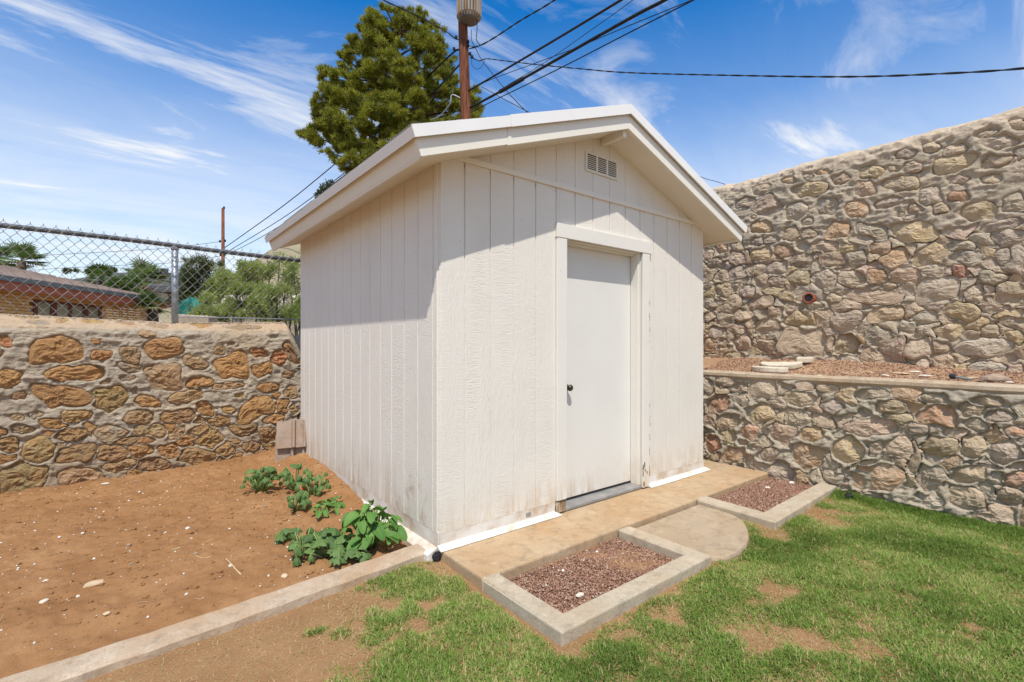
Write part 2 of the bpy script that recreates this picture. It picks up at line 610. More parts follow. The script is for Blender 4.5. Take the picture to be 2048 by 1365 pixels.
def mortar_mat(name, a, bcol, stain, capz=None, capcol=None, bs=0.85):
    m, t, b, out = new_mat(name)
    p = pos(t)
    base = ramp(t, noise(t, p, 3.2, 8, 0.65, 0.3), [(0.3, a), (0.7, bcol)])
    f = ramp(t, noise(t, p, 1.6, 5, 0.6), [(0.48, 0.0), (0.7, 0.65)])
    base = mixc(t, f, base, stain)
    d = ramp(t, noise(t, p, 34, 6, 0.7), [(0.30, 0.5), (0.45, 0.0)])
    base = mixc(t, d, base, [c * 0.45 for c in a])
    if capz and capz < 2:      # soil-stained foot of the wall
        sx = t.nodes.new('ShaderNodeSeparateXYZ')
        t.links.new(p, sx.inputs[0])
        zz = math_n(t, 'ADD', sx.outputs[2], math_n(t, 'MULTIPLY', noise(t, p, 3, 5, 0.6), 0.5))
        base = mixc(t, ramp(t, zz, [(0.25, 0.5), (0.75, 0.0)]), base, (0.25, 0.165, 0.095))
    if capz:
        sx = t.nodes.new('ShaderNodeSeparateXYZ')
        t.links.new(p, sx.inputs[0])
        zz = math_n(t, 'ADD', sx.outputs[2], math_n(t, 'MULTIPLY', noise(t, p, 4, 5, 0.6), 0.04))
        f = ramp(t, zz, [(0.0, 0.0), (1.0, 1.0)])
        f = math_n(t, 'MULTIPLY', math_n(t, 'SUBTRACT', zz, capz), 22, True)
        base = mixc(t, f, base, mixc(t, ramp(t, noise(t, p, 7, 7, 0.65), [(0.4, 0.0), (0.7, 0.6)]), capcol, (0.42, 0.33, 0.24)))
    t.links.new(base, b.inputs['Base Color'])
    b.inputs['Roughness'].default_value = 0.95
    b.inputs['Specular IOR Level'].default_value = 0.15
    h = math_n(t, 'ADD', noise(t, pos(t, (11, 11, 24)), 1.0, 8, 0.72, 1.8), math_n(t, 'MULTIPLY', noise(t, pos(t, (26, 26, 50)), 1.0, 5, 0.6, 0.8, 'RIDGED_MULTIFRACTAL'), 0.40))
    bump(t, b, h, bs, 0.03)
    return m


M['mortar_left'] = mortar_mat('grey_tan_mortar', (0.36, 0.295, 0.22), (0.46, 0.39, 0.30), (0.43, 0.315, 0.205), 1.42, (0.50, 0.36, 0.235))
M['mortar_low'] = mortar_mat('grey_render_mortar', (0.35, 0.30, 0.23), (0.43, 0.37, 0.285), (0.40, 0.305, 0.205), bs=0.6)
M['mortar_high'] = mortar_mat('tan_render_mortar', (0.39, 0.32, 0.235), (0.48, 0.40, 0.30), (0.45, 0.335, 0.22), 3.23, (0.56, 0.45, 0.335), bs=0.6)
M['terracotta'] = simple('terracotta', [(0.24, 0.06, 0.03), (0.36, 0.11, 0.055)], 20, 0.8, 60, 0.4, 0.003)
M['pebble'] = simple('pale_pebble', [(0.50, 0.42, 0.33), (0.68, 0.62, 0.54)], 15, 0.9, 50, 0.5, 0.004)
M['tan_rock'] = simple('tan_rock', [(0.42, 0.30, 0.19), (0.60, 0.46, 0.31)], 12, 0.9, 40, 0.7, 0.006)
M['brown_rock'] = simple('brown_rock', [(0.24, 0.17, 0.12), (0.36, 0.27, 0.20)], 12, 0.9, 40, 0.7, 0.006)
M['brick'] = simple('ochre_brick', [(0.62, 0.36, 0.13), (0.78, 0.50, 0.22)], 2.4, 0.9, 40, 0.4, 0.006)
M['brick_mortar'] = simple('brick_mortar', [(0.12, 0.075, 0.04), (0.17, 0.11, 0.065)], 8, 0.95)
M['rust_fascia'] = simple('rust_painted_fascia', [(0.38, 0.12, 0.075), (0.46, 0.16, 0.10)], 3, 0.8, 20, 0.1, 0.004)
M['roof_tan'] = simple('tan_roof_shingle', [(0.46, 0.34, 0.27), (0.62, 0.49, 0.41)], 5, 0.95, 30, 0.4, 0.01)
M['grey_gutter'] = simple('grey_gutter', [(0.14, 0.16, 0.165), (0.20, 0.22, 0.22)], 4, 0.6, 20, 0.1, 0.003)
M['glass'] = simple('dusty_window_glass', [(0.22, 0.21, 0.13), (0.34, 0.31, 0.19)], 2, 0.35, 20, 0.0, 0.0, spec=0.25)
M['dark_wood'] = simple('brown_window_frame', [(0.13, 0.045, 0.03), (0.18, 0.065, 0.045)], 5, 0.7, 30, 0.2, 0.003)
M['roof_dark'] = simple('charcoal_roof', [(0.06, 0.058, 0.065), (0.10, 0.095, 0.10)], 4, 0.95, 20, 0.3, 0.01)
M['stucco'] = simple('tan_stucco', [(0.38, 0.30, 0.22), (0.46, 0.37, 0.28)], 3, 0.9, 30, 0.3, 0.005)
M['tarp'] = simple('teal_tarp', [(0.01, 0.13, 0.10), (0.03, 0.24, 0.18)], 3, 0.5, 14, 0.4, 0.03)
M['pine'] = leaf_mat('pine_needles', [(0.0, (0.05, 0.058, 0.014)), (0.4, (0.19, 0.205, 0.026)), (0.75, (0.38, 0.385, 0.04)), (1.0, (0.46, 0.42, 0.055))], 0.6, 0.4)
M['shrub'] = leaf_mat('feathery_shrub_leaves', [(0.0, (0.14, 0.18, 0.04)), (0.5, (0.33, 0.40, 0.09)), (0.9, (0.42, 0.46, 0.14)), (1.0, (0.52, 0.45, 0.2))], 0.65, 0.5)
M['dark_shrub'] = leaf_mat('dark_shrub_leaves', [(0.0, (0.035, 0.05, 0.018)), (0.6, (0.085, 0.11, 0.032)), (1.0, (0.17, 0.18, 0.06))], 0.65, 0.3)
M['palm'] = leaf_mat('palm_fronds', [(0.0, (0.05, 0.085, 0.02)), (0.6, (0.12, 0.19, 0.042)), (1.0, (0.30, 0.32, 0.10))], 0.5, 0.4)
M['grass'] = leaf_mat('lawn_grass', [(0.0, (0.10, 0.155, 0.024)), (0.4, (0.20, 0.31, 0.052)), (0.62, (0.33, 0.43, 0.10)), (0.72, (0.48, 0.44, 0.19)), (0.82, (0.52, 0.38, 0.19)), (1.0, (0.60, 0.45, 0.26))], 0.6, 0.38)


def broad_leaf(name, a, bcol, vein):
    m, t, b, out = new_mat(name)
    tcn = t.nodes.new('ShaderNodeTexCoord')
    oi = t.nodes.new('ShaderNodeObjectInfo')
    base = mixc(t, oi.outputs['Random'], a, bcol)
    n = noise(t, tcn.outputs['Object'], 30, 5, 0.6)
    base = mixc(t, ramp(t, n, [(0.45, 0.0), (0.75, 0.5)]), base, vein)
    t.links.new(base, b.inputs['Base Color'])
    b.inputs['Roughness'].default_value = 0.5
    bump(t, b, n, 0.35, 0.006)
    tr = t.nodes.new('ShaderNodeBsdfTranslucent')
    t.links.new(base, tr.inputs[0])
    mx = t.nodes.new('ShaderNodeMixShader')
    mx.inputs[0].default_value = 0.25
    t.links.new(b.outputs[0], mx.inputs[1])
    t.links.new(tr.outputs[0], mx.inputs[2])
    t.links.new(mx.outputs[0], out.inputs[0])
    return m


M['wilted_leaf'] = broad_leaf('wilted_squash_leaf', (0.075, 0.145, 0.042), (0.15, 0.24, 0.065), (0.24, 0.32, 0.13))
M['fresh_leaf'] = broad_leaf('fresh_green_leaf', (0.085, 0.20, 0.038), (0.15, 0.29, 0.06), (0.20, 0.33, 0.09))
M['stalk'] = simple('green_stalk', [(0.17, 0.26, 0.07), (0.28, 0.36, 0.13)], 12, 0.6, 40, 0.1, 0.002)
M['red_petal'] = simple('red_petal', [(0.6, 0.07, 0.06), (0.72, 0.13, 0.10)], 12, 0.7, 40, 0.1, 0.002)
M['speck'] = simple('white_speck', [(0.58, 0.53, 0.47), (0.80, 0.77, 0.72)], 30, 0.9, 40, 0.0, 0.0)
M['straw'] = simple('dry_straw', [(0.42, 0.29, 0.15), (0.60, 0.46, 0.28)], 30, 0.9, 40, 0.0, 0.0)

# ------------------------------------------------------------------ ground
def grid_mesh(name, xs, ys, zfun, smooth=True):
    X, Y = np.meshgrid(xs, ys, indexing='ij')
    Z = zfun(X.ravel(), Y.ravel())
    V = np.stack([X.ravel(), Y.ravel(), Z], 1)
    n, m = len(xs), len(ys)
    i, j = np.meshgrid(np.arange(n - 1), np.arange(m - 1), indexing='ij')
    a = (i * m + j).ravel()
    return mesh_from(name, V, np.stack([a, a + m, a + m + 1, a + 1], 1), smooth)


def var_axis(lo, hi, f0, f1, fine, coarse):
    a = list(np.arange(lo, f0, coarse)) + list(np.arange(f0, f1, fine)) + list(np.arange(f1, hi + coarse * 0.5, coarse))
    return np.array(sorted(set(np.round(a, 5))))


LAWN_Z = -0.06


def lawn_z(x, y):
    return LAWN_Z + 0.012 * fbm(P3(x * 2.2, y * 2.2), 3, 5) + 0.004 * fbm(P3(x * 14, y * 14), 3, 9)


def kerb_mid(x):
    return np.interp(x, [-4.0, -1.85, -1.0, -0.5, 0.0], [-0.16, -0.03, 0.015, 0.07, 0.13])


def dirt_z(x, y):
    z = -0.035 + 0.012 * fbm(P3(x * 1.7, y * 1.7), 3, 21) + 0.010 * fbm(P3(x * 7, y * 7), 3, 23) + 0.009 * fbm(P3(x * 26, y * 26), 3, 25)
    z = z + 0.055 * sstep(0.5, 2.8, y) * np.exp(-(np.minimum(x, 0) / 0.9) ** 2)      # heaped against the shed
    z = z + 0.075 * np.exp(-((x + 0.02) / 0.22) ** 2) * sstep(0.9, 2.1, y)
    z = z + 0.03 * sstep(2.7, 3.4, y) - 0.02 * sstep(0.45, 0.1, y)
    return z


far = MB()
far.add([(-900, -900, -0.75), (900, -900, -0.75), (900, 1200, -0.75), (-900, 1200, -0.75)], [(0, 1, 2, 3)])
far.build('ground', M['far_ground'], kind='structure')
lawn = link('lawn', grid_mesh('lawn', var_axis(-6.5, 3.62, -2.2, 3.6, 0.03, 0.3), var_axis(-6.5, 0.16, -2.6, 0.1, 0.03, 0.3), lawn_z), M['lawn_soil'], kind='structure')
dirt = link('dirt_bed', grid_mesh('dirt_bed', var_axis(-6.5, 0.06, -2.6, 0.03, 0.016, 0.3), var_axis(0.06, 3.46, 0.06, 3.46, 0.016, 0.3), dirt_z), M['dirt'], kind='structure')


def slab_poly(name, pts, z0, z1, mat, bevel=0.008, **kw):
    m = MB()
    m.prism([(p[0], p[1], z0) for p in pts], [(p[0], p[1], z1) for p in pts])
    return m.build(name, mat, bevel=bevel, **kw)


slab_poly('concrete_slab', [(-0.005, -0.482), (1.2, -0.475), (2.4, -0.468), (3.47, -0.462), (3.47, 0.35), (3.05, 0.35), (3.05, 0.004), (-0.005, 0.004)], -0.16, 0.0, M['slab'], 0.012, kind='structure')
arc = [(2.1 - 0.06 + 0.0 * k, 0) for k in range(0)]
path_pts = [(1.255, -0.486)] + [(1.255, -1.06), (1.34, -1.13), (1.50, -1.145), (1.66, -1.12), (1.81, -1.065), (1.93, -1.0), (2.03, -0.93), (2.10, -0.86), (2.14, -0.77), (2.15, -0.486)]
slab_poly('garden_path', path_pts, -0.16, -0.032, M['path'], 0.02, kind='structure')

# kerb along the dirt bed
kx = np.linspace(-6.4, -0.055, 60)
m = MB()
KW = 0.068
ringA = []
V, Fc = [], []
for i, x in enumerate(kx):
    c = float(kerb_mid(x)) + 0.006 * math.sin(x * 5.3)
    e = 0.005 * math.sin(x * 23.0) + 0.004 * math.sin(x * 61 + 1)
    for (dy, z) in ((-KW - 0.008, -0.14), (-KW - 0.004 + e, -0.026), (-KW + 0.012 + e, -0.010), (KW - 0.012, -0.006 + e * 0.5), (KW + e, -0.018), (KW + 0.004, -0.14)):
        V.append((x, c + dy, z))
for i in range(len(kx) - 1):
    for k in range(5):
        a = i * 6 + k
        Fc.append((a, a + 6, a + 7, a + 1))
Fc.append(tuple(range((len(kx) - 1) * 6, len(kx) * 6)))
m.add(V, Fc)
m.build('concrete_kerb', M['bed_kerb'], smooth=False, label='long weathered concrete kerb between the dirt bed and the lawn', cat='kerb')


def frame_kerb(label, outer, inner, z1=-0.004):
    """flat concrete border: outer and inner polylines with matching points"""
    m = MB()
    n = len(outer)
    V = [(p[0], p[1], z) for z in (z1, -0.17) for p in outer] + [(p[0], p[1], z) for z in (z1, -0.17) for p in inner]
    Fc = []
    for i in range(n - 1):
        Fc += [(i, i + 1, 2 * n + i + 1, 2 * n + i), (n + i, i + n + 1, i + 1, i), (2 * n + i, 2 * n + i + 1, 3 * n + i + 1, 3 * n + i)]
    for e in (0, n - 1):
        Fc.append((e, n + e, 3 * n + e, 2 * n + e))
    m.add(V, Fc)
    o = m.build('planter_border', M['kerb'], label=label, cat='border')
    b = o.modifiers.new('bevel', 'BEVEL')
    b.width = 0.009
    b.segments = 2
    b.limit_method = 'ANGLE'
    return o


frame_kerb('pale U-shaped concrete border round the gravel below the door\'s near side', [(-0.008, -0.488), (-0.012, -1.105), (1.252, -1.105), (1.252, -0.484)],
           [(0.105, -0.488), (0.108, -0.992), (1.132, -0.990), (1.132, -0.484)])
frame_kerb('pale L-shaped concrete border ending at the stone retaining wall', [(2.155, -0.478), (2.125, -1.10), (3.50, -1.045)],
           [(2.30, -0.476), (2.285, -0.945), (3.50, -0.905)])


def gravel(name, poly_x, poly_y, z, n, size, label=None, parent=None, zf=None, hi=1.0):
    m = MB()
    # unit pebble: squashed octahedron-like lump with 8 faces
    base = np.array([(1, 0, 0), (-1, 0, 0), (0, 1, 0), (0, -1, 0), (0, 0, 1), (0, 0, -1)], float)
    fb = np.array([(0, 2, 4), (2, 1, 4), (1, 3, 4), (3, 0, 4), (2, 0, 5), (1, 2, 5), (3, 1, 5), (0, 3, 5)])
    x = RNG.uniform(poly_x[0], poly_x[1], n)
    y = RNG.uniform(poly_y[0], poly_y[1], n)
    s = size * RNG.uniform(0.55, 1.35, n)
    q = RNG.uniform(0, 2 * np.pi, n)
    tlt = RNG.normal(0, 0.5, n)
    V = base[None] * np.stack([s * RNG.uniform(0.8, 1.5, n), s * RNG.uniform(0.6, 1.0, n), s * RNG.uniform(0.4, 0.8, n)], 1)[:, None, :]
    V = V * RNG.uniform(0.75, 1.25, V.shape)
    c, sn = np.cos(tlt)[:, None], np.sin(tlt)[:, None]
    V = np.stack([V[..., 0] * c - V[..., 2] * sn, V[..., 1], V[..., 0] * sn + V[..., 2] * c], -1)
    c, sn = np.cos(q)[:, None], np.sin(q)[:, None]
    V = np.stack([V[..., 0] * c - V[..., 1] * sn, V[..., 0] * sn + V[..., 1] * c, V[..., 2]], -1)
    zz = (zf(x, y) if zf else z) + RNG.uniform(-0.3, 0.7, n) * size
    V = V + np.stack([x, y, np.broadcast_to(zz, x.shape)], 1)[:, None, :]
    Fa = fb[None] + (np.arange(n) * 6)[:, None, None]
    me = mesh_from(name, V.reshape(-1, 3), Fa.reshape(-1, 3))
    tv = np.clip(RNG.beta(2, 2.4, n), 0, 0.95)
    tv[RNG.random(n) < 0.012] = 1.0
    set_tint(me, np.repeat(tv * hi, 6))
    return link(name, me, M['gravel'], parent, kind='stuff', label=label, cat='gravel')


m = MB()
m.box(0.09, 1.15, -1.01, -0.47, -0.16, -0.062)
m.build('gravel_bed', M['gravel_bed'], kind='structure')
m = MB()
m.add([(2.27, -0.96, -0.052), (3.52, -0.92, -0.052), (3.52, -0.455, -0.052), (2.28, -0.455, -0.052)], [(0, 1, 2, 3)])
m.build('gravel_bed', M['gravel_bed'], kind='structure')
gravel('red_gravel', (0.11, 1.128), (-0.988, -0.49), -0.057, 8200, 0.0068, 'red brown gravel filling the planter below the door')
gravel('red_gravel', (2.30, 3.48), (-0.94, -0.48), -0.047, 8600, 0.0068, 'red brown gravel in the planter beside the retaining wall')

# ------------------------------------------------------------------ rubble stone walls
NT = 40
TH = np.linspace(0, 2 * np.pi, NT, endpoint=False)
PAL = {'o': (0.40, 0.20, 0.075), 'r': (0.42, 0.165, 0.08), 'y': (0.47, 0.32, 0.13), 't': (0.37, 0.26, 0.155), 'g': (0.31, 0.265, 0.205),
       'b': (0.26, 0.16, 0.085), 'p': (0.40, 0.27, 0.195), 'w': (0.52, 0.45, 0.36), 'v': (0.30, 0.225, 0.10), 'd': (0.22, 0.15, 0.10), 'x': (0.33, 0.07, 0.04)}


class Wall:
    def __init__(s, rngseed):
        s.c, s.R, s.col, s.depth = [], [], [], []
        s.rng = np.random.default_rng(rngseed)

    def ratio(s, pts, idx):
        """signed gap to stones idx for pts (n,2): metres, negative inside"""
        C = np.array([s.c[i] for i in idx])
        R = np.array([s.R[i] for i in idx])
        d = pts[:, None, :] - C[None]
        r = np.hypot(d[..., 0], d[..., 1])
        th = (np.arctan2(d[..., 1], d[..., 0]) % (2 * np.pi)) / (2 * np.pi) * NT
        i0 = np.floor(th).astype(int) % NT
        fr = th - np.floor(th)
        ii = np.arange(len(idx))[None]
        Rr = R[ii, i0] * (1 - fr) + R[ii, (i0 + 1) % NT] * fr
        return r - Rr

    def near(s, c, rad):
        if not s.c:
            return []
        C = np.array(s.c)
        rm = np.array([r.max() for r in s.R])
        return list(np.nonzero(np.hypot(C[:, 0] - c[0], C[:, 1] - c[1]) < rm + rad)[0])

    def put(s, c, R, col, gap, depth=0.0, minR=0.018, keep=0.45):
        c = np.array(c, float)
        R = np.array(R, float)
        R0 = R.copy()
        idx = s.near(c, R.max() + gap + 0.05)
        if idx:
            if s.ratio(c[None], idx).min() < gap * 0.6:
                return False
            ts = np.linspace(1.0, 0.1, 19)
            best = np.full(NT, 0.1)
            pts = c + (R[:, None, None] * ts[None, :, None]) * np.stack([np.cos(TH), np.sin(TH)], 1)[:, None, :]
            ok = s.ratio(pts.reshape(-1, 2), idx).min(1).reshape(NT, len(ts)) > gap
            # farthest t such that all smaller t are ok
            okc = np.flip(np.cumprod(np.flip(ok, 1), 1), 1).astype(bool)
            for k in range(NT):
                w = np.nonzero(okc[k])[0]
                if len(w):
                    best[k] = ts[w[0]]
            R = R * best
            R = np.minimum(R, 0.25 * np.roll(R, 1) + 0.5 * R + 0.25 * np.roll(R, -1) + 0.002)
        if R.mean() < minR or R.mean() < keep * R0.mean():
            return False
        s.c.append(c)
        s.R.append(R)
        s.col.append(col)
        s.depth.append(depth)
        return True

    def jitter(s, amt=0.09):
        g = s.rng
        ns = g.integers(4, 7)
        ph = (np.arange(ns) + g.uniform(-0.28, 0.28, ns)) * 2 * np.pi / ns + g.uniform(0, 6.28)
        cc = np.cos(TH[:, None] - ph[None])
        poly = np.where(cc > 0.25, g.uniform(0.76, 1.06, ns)[None] / np.maximum(cc, 0.25), 9.0).min(1)
        poly = np.clip(poly, 0.6, 1.42)
        poly = poly / poly.mean()
        k = np.zeros(NT)
        for h, a in ((2, 0.6), (3, 1.0), (4, 0.8), (5, 0.7), (7, 0.45), (9, 0.3)):
            k += a * g.normal() * np.cos(h * TH + g.uniform(0, 6.28))
        return poly * (1 + amt * k * 0.4)

    def shape(s, w, h, ang, p=2.6, amt=0.09):
        a, b = w / 2, h / 2
        t = TH - ang
        R = (np.abs(np.cos(t) / a) ** p + np.abs(np.sin(t) / b) ** p) ** (-1 / p)
        return R * s.jitter(amt)

    def trace(s, items, unproj, off, sc, gap):
        """items: (cx, cy, w, h, angle, colour[, depth]) read off an enlarged crop of the photograph"""
        for it in items:
            cx, cy, w, h, ang, col = it[:6]
            dep = it[6] if len(it) > 6 else 0.0
            a = math.radians(ang)
            q = np.linspace(0, 2 * np.pi, 72, endpoint=False)
            p = 2.7
            r = (np.abs(np.cos(q) / (w / 2)) ** p + np.abs(np.sin(q) / (h / 2)) ** p) ** (-1 / p)
            px = off[0] + sc * (cx + r * np.cos(q) * math.cos(a) - r * np.sin(q) * math.sin(a))
            py = off[1] + sc * (cy + r * np.cos(q) * math.sin(a) + r * np.sin(q) * math.cos(a))
            uv = np.array([unproj(x, y) for x, y in zip(px, py)])
            c = np.array(unproj(off[0] + sc * cx, off[1] + sc * cy))
            d = uv - c
            th = np.arctan2(d[:, 1], d[:, 0]) % (2 * np.pi)
            o = np.argsort(th)
            R = np.interp(TH, np.concatenate([th[o] - 2 * np.pi, th[o], th[o] + 2 * np.pi]), np.tile(np.hypot(d[:, 0], d[:, 1])[o], 3))
            s.put(c, R * s.jitter(0.07), PAL[col], gap, dep, keep=0.3)

    def fill(s, u0, u1, v0, v1, tries, wr, gap, cols, aspect=(0.45, 0.85), dens=None, maxn=10 ** 6):
        n = 0
        for _ in range(tries):
            c = (s.rng.uniform(u0, u1), s.rng.uniform(v0, v1))
            if dens is not None and s.rng.random() > dens(*c):
                continue
            w = s.rng.uniform(*wr)
            R = s.shape(w, w * s.rng.uniform(*aspect), s.rng.normal(0, 0.3))
            if s.put(c, R, PAL[cols[s.rng.integers(len(cols))]], gap, minR=0.028, keep=0.2):
                n += 1
                if n >= maxn:
                    break

    def sdf_grid(s, pts):
        d = np.full(len(pts), 1.0)
        dep = np.zeros(len(pts))
        for i in range(len(s.c)):
            rm = s.R[i].max() + 0.12
            k = np.nonzero((np.abs(pts[:, 0] - s.c[i][0]) < rm) & (np.abs(pts[:, 1] - s.c[i][1]) < rm))[0]
            if len(k):
                v = s.ratio(pts[k], [i])[:, 0]
                b = v < d[k]
                d[k[b]] = v[b]
                dep[k[b]] = s.depth[i]
        return d, dep

    def build(s, name, place, us, vs, mort_mat, st_mat, label, rough=0.014, lip=0.012, sink=0.045, proud=0.012, srough=0.014, seed=3, smax=300, groove=0.0, base=0.0, tilt=0.06, blend=0.0, facet=0.0):
        U, V = np.meshgrid(us, vs, indexing='ij')
        uv = np.stack([U.ravel(), V.ravel()], 1)
        d, dep = s.sdf_grid(uv)
        # hand-thrown mortar: stretched along the joints, ridged
        q = P3(uv[:, 0] * 3.2, uv[:, 1] * 5.5)
        wv = rough * (0.9 * fbm(q, 3, seed) + base / rough + 0.75 * fbm(q * 3.1, 3, seed + 7, 0.55, True) - 0.2)
        q2 = P3(uv[:, 0] * 17 + 1.5 * fbm(q * 2, 2, seed + 3), uv[:, 1] * 34 + 1.5 * fbm(q * 2, 2, seed + 4))
        wv += 0.30 * rough * fbm(q2, 3, seed + 9, 0.55, True)
        mod = np.clip(0.55 + 1.1 * fbm(q * 1.3, 2, seed + 31), 0.0, 1.5)
        wv += lip * mod * np.exp(-((d - 0.012) / 0.024) ** 2)
        wv -= groove * (1.5 - mod) * np.exp(-((d - 0.003) / 0.008) ** 2)
        wv -= (sink - np.minimum(dep, 0) * 1.4) * sstep(0.002, -0.012, d)
        Pw = place(uv[:, 0], uv[:, 1], wv)
        n, m_ = len(us), len(vs)
        i, j = np.meshgrid(np.arange(n - 1), np.arange(m_ - 1), indexing='ij')
        a = (i * m_ + j).ravel()
        me = mesh_from(name, Pw, np.stack([a, a + m_, a + m_ + 1, a + 1], 1), True)
        wall = link(name, me, mort_mat, None, label=label, cat='wall')
        rings = np.array([0.0, 0.2, 0.38, 0.54, 0.68, 0.80, 0.90, 0.96, 1.0])
        order = sorted(range(len(s.c)), key=lambda k: -s.R[k].mean())
        extra = MB()
        for cnt, k in enumerate(order):
            R, c = s.R[k], s.c[k]
            seg = 30
            th = np.linspace(0, 2 * np.pi, seg, endpoint=False)
            Rk = np.interp(th, np.append(TH, 2 * np.pi), np.append(R, R[0])) + 0.004
            pu = [c[0]]
            pv = [c[1]]
            rh = [0.0]
            for r in rings[1:]:
                pu += list(c[0] + r * Rk * np.cos(th))
                pv += list(c[1] + r * Rk * np.sin(th))
                rh += [r] * seg
            pu, pv, rh = np.array(pu), np.array(pv), np.array(rh)
            sz = min(1.0, R.mean() / 0.07)
            qq = P3(pu * 15, pv * 21, k * 3.7)
            w = proud * sz * (1 - rh ** 5) - 0.012 * rh ** 14 + srough * sz * (1 - rh ** 8) * (0.75 * fbm(qq * 1.3, 3, seed + 40, 0.65, True) + 0.9 * fbm(qq * 0.4, 2, seed + 60)) + s.depth[k]
            nf = 6
            sl = s.rng.normal(0, facet, (nf, 2))
            of = s.rng.uniform(0.0, 0.016, nf) * sz
            pf = (of[:, None] + sl[:, :1] * (pu - c[0])[None] + sl[:, 1:] * (pv - c[1])[None]).min(0)
            w = w + np.clip(pf, -0.022, 0.016) * (1 - rh ** 10) * (facet > 0)
            tl = np.clip(s.rng.normal(0, tilt, 2), -0.2, 0.2)
            w = w + (pu - c[0]) * tl[0] + (pv - c[1]) * tl[1]
            Vw = place(pu, pv, w)
            Fc = [(0, 1 + a, 1 + (a + 1) % seg) for a in range(seg)]
            for r in range(len(rings) - 2):
                b0, b1 = 1 + r * seg, 1 + (r + 1) * seg
                for a in range(seg):
                    a2 = (a + 1) % seg
                    Fc.append((b0 + a, b1 + a, b1 + a2, b0 + a2))
            if cnt < smax:
                st = link('stone', mesh_from('stone', Vw, Fc), st_mat, wall)
                j_ = s.rng.uniform(0.82, 1.15)
                st.color = (*[min(1, (cc * (1 - blend) + bc * blend) * (1 + blend * 0.25) * j_ * s.rng.uniform(0.95, 1.05)) for cc, bc in zip(s.col[k], (0.47, 0.395, 0.305))], 1)
            else:
                extra.add(Vw, Fc)
        if extra.v:
            st = extra.build('small_stones', st_mat, wall, kind='stuff')
            st.color = (*PAL['t'], 1)
        return wall


# --- left garden wall -------------------------------------------------------
prof = np.array([(3.395, -0.35), (3.385, 0.0), (3.405, 1.30), (3.415, 1.385), (3.44, 1.425), (3.56, 1.49), (3.66, 1.525), (3.76, 1.52), (3.83, 1.46), (3.85, 1.2), (3.86, -0.8)])
pl = np.concatenate([[0], np.cumsum(np.hypot(*np.diff(prof, axis=0).T))]) - 0.3502
S_EDGE = float(np.interp(1.40, prof[:5, 1], pl[:5]))


def place_left(u, v, w):
    y = np.interp(v, pl, prof[:, 0])
    z = np.interp(v, pl, prof[:, 1])
    e = 0.02
    w = w * (1 - 0.6 * sstep(S_EDGE - 0.02, S_EDGE + 0.06, v))
    ty = np.interp(v + e, pl, prof[:, 0]) - np.interp(v - e, pl, prof[:, 0])
    tz = np.interp(v + e, pl, prof[:, 1]) - np.interp(v - e, pl, prof[:, 1])
    L = np.hypot(ty, tz) + 1e-9
    ny, nz = -tz / L, ty / L
    dip = 0.16 * sstep(-0.05, 0.08, u + 0.08 * (1.45 - z)) * sstep(0.9, 1.35, z)
    zt = z + 0.018 * np.sin(u * 2.1 + 0.7) * sstep(0.8, 1.4, z)
    return np.stack([u, y + ny * w, zt + nz * w - dip], -1)


def unproj_left(x, y):
    p = on_y(x, y, 3.39)
    z = p[2]
    return (p[0], z if z < 1.395 else S_EDGE + (z - 1.395) * 1.75)


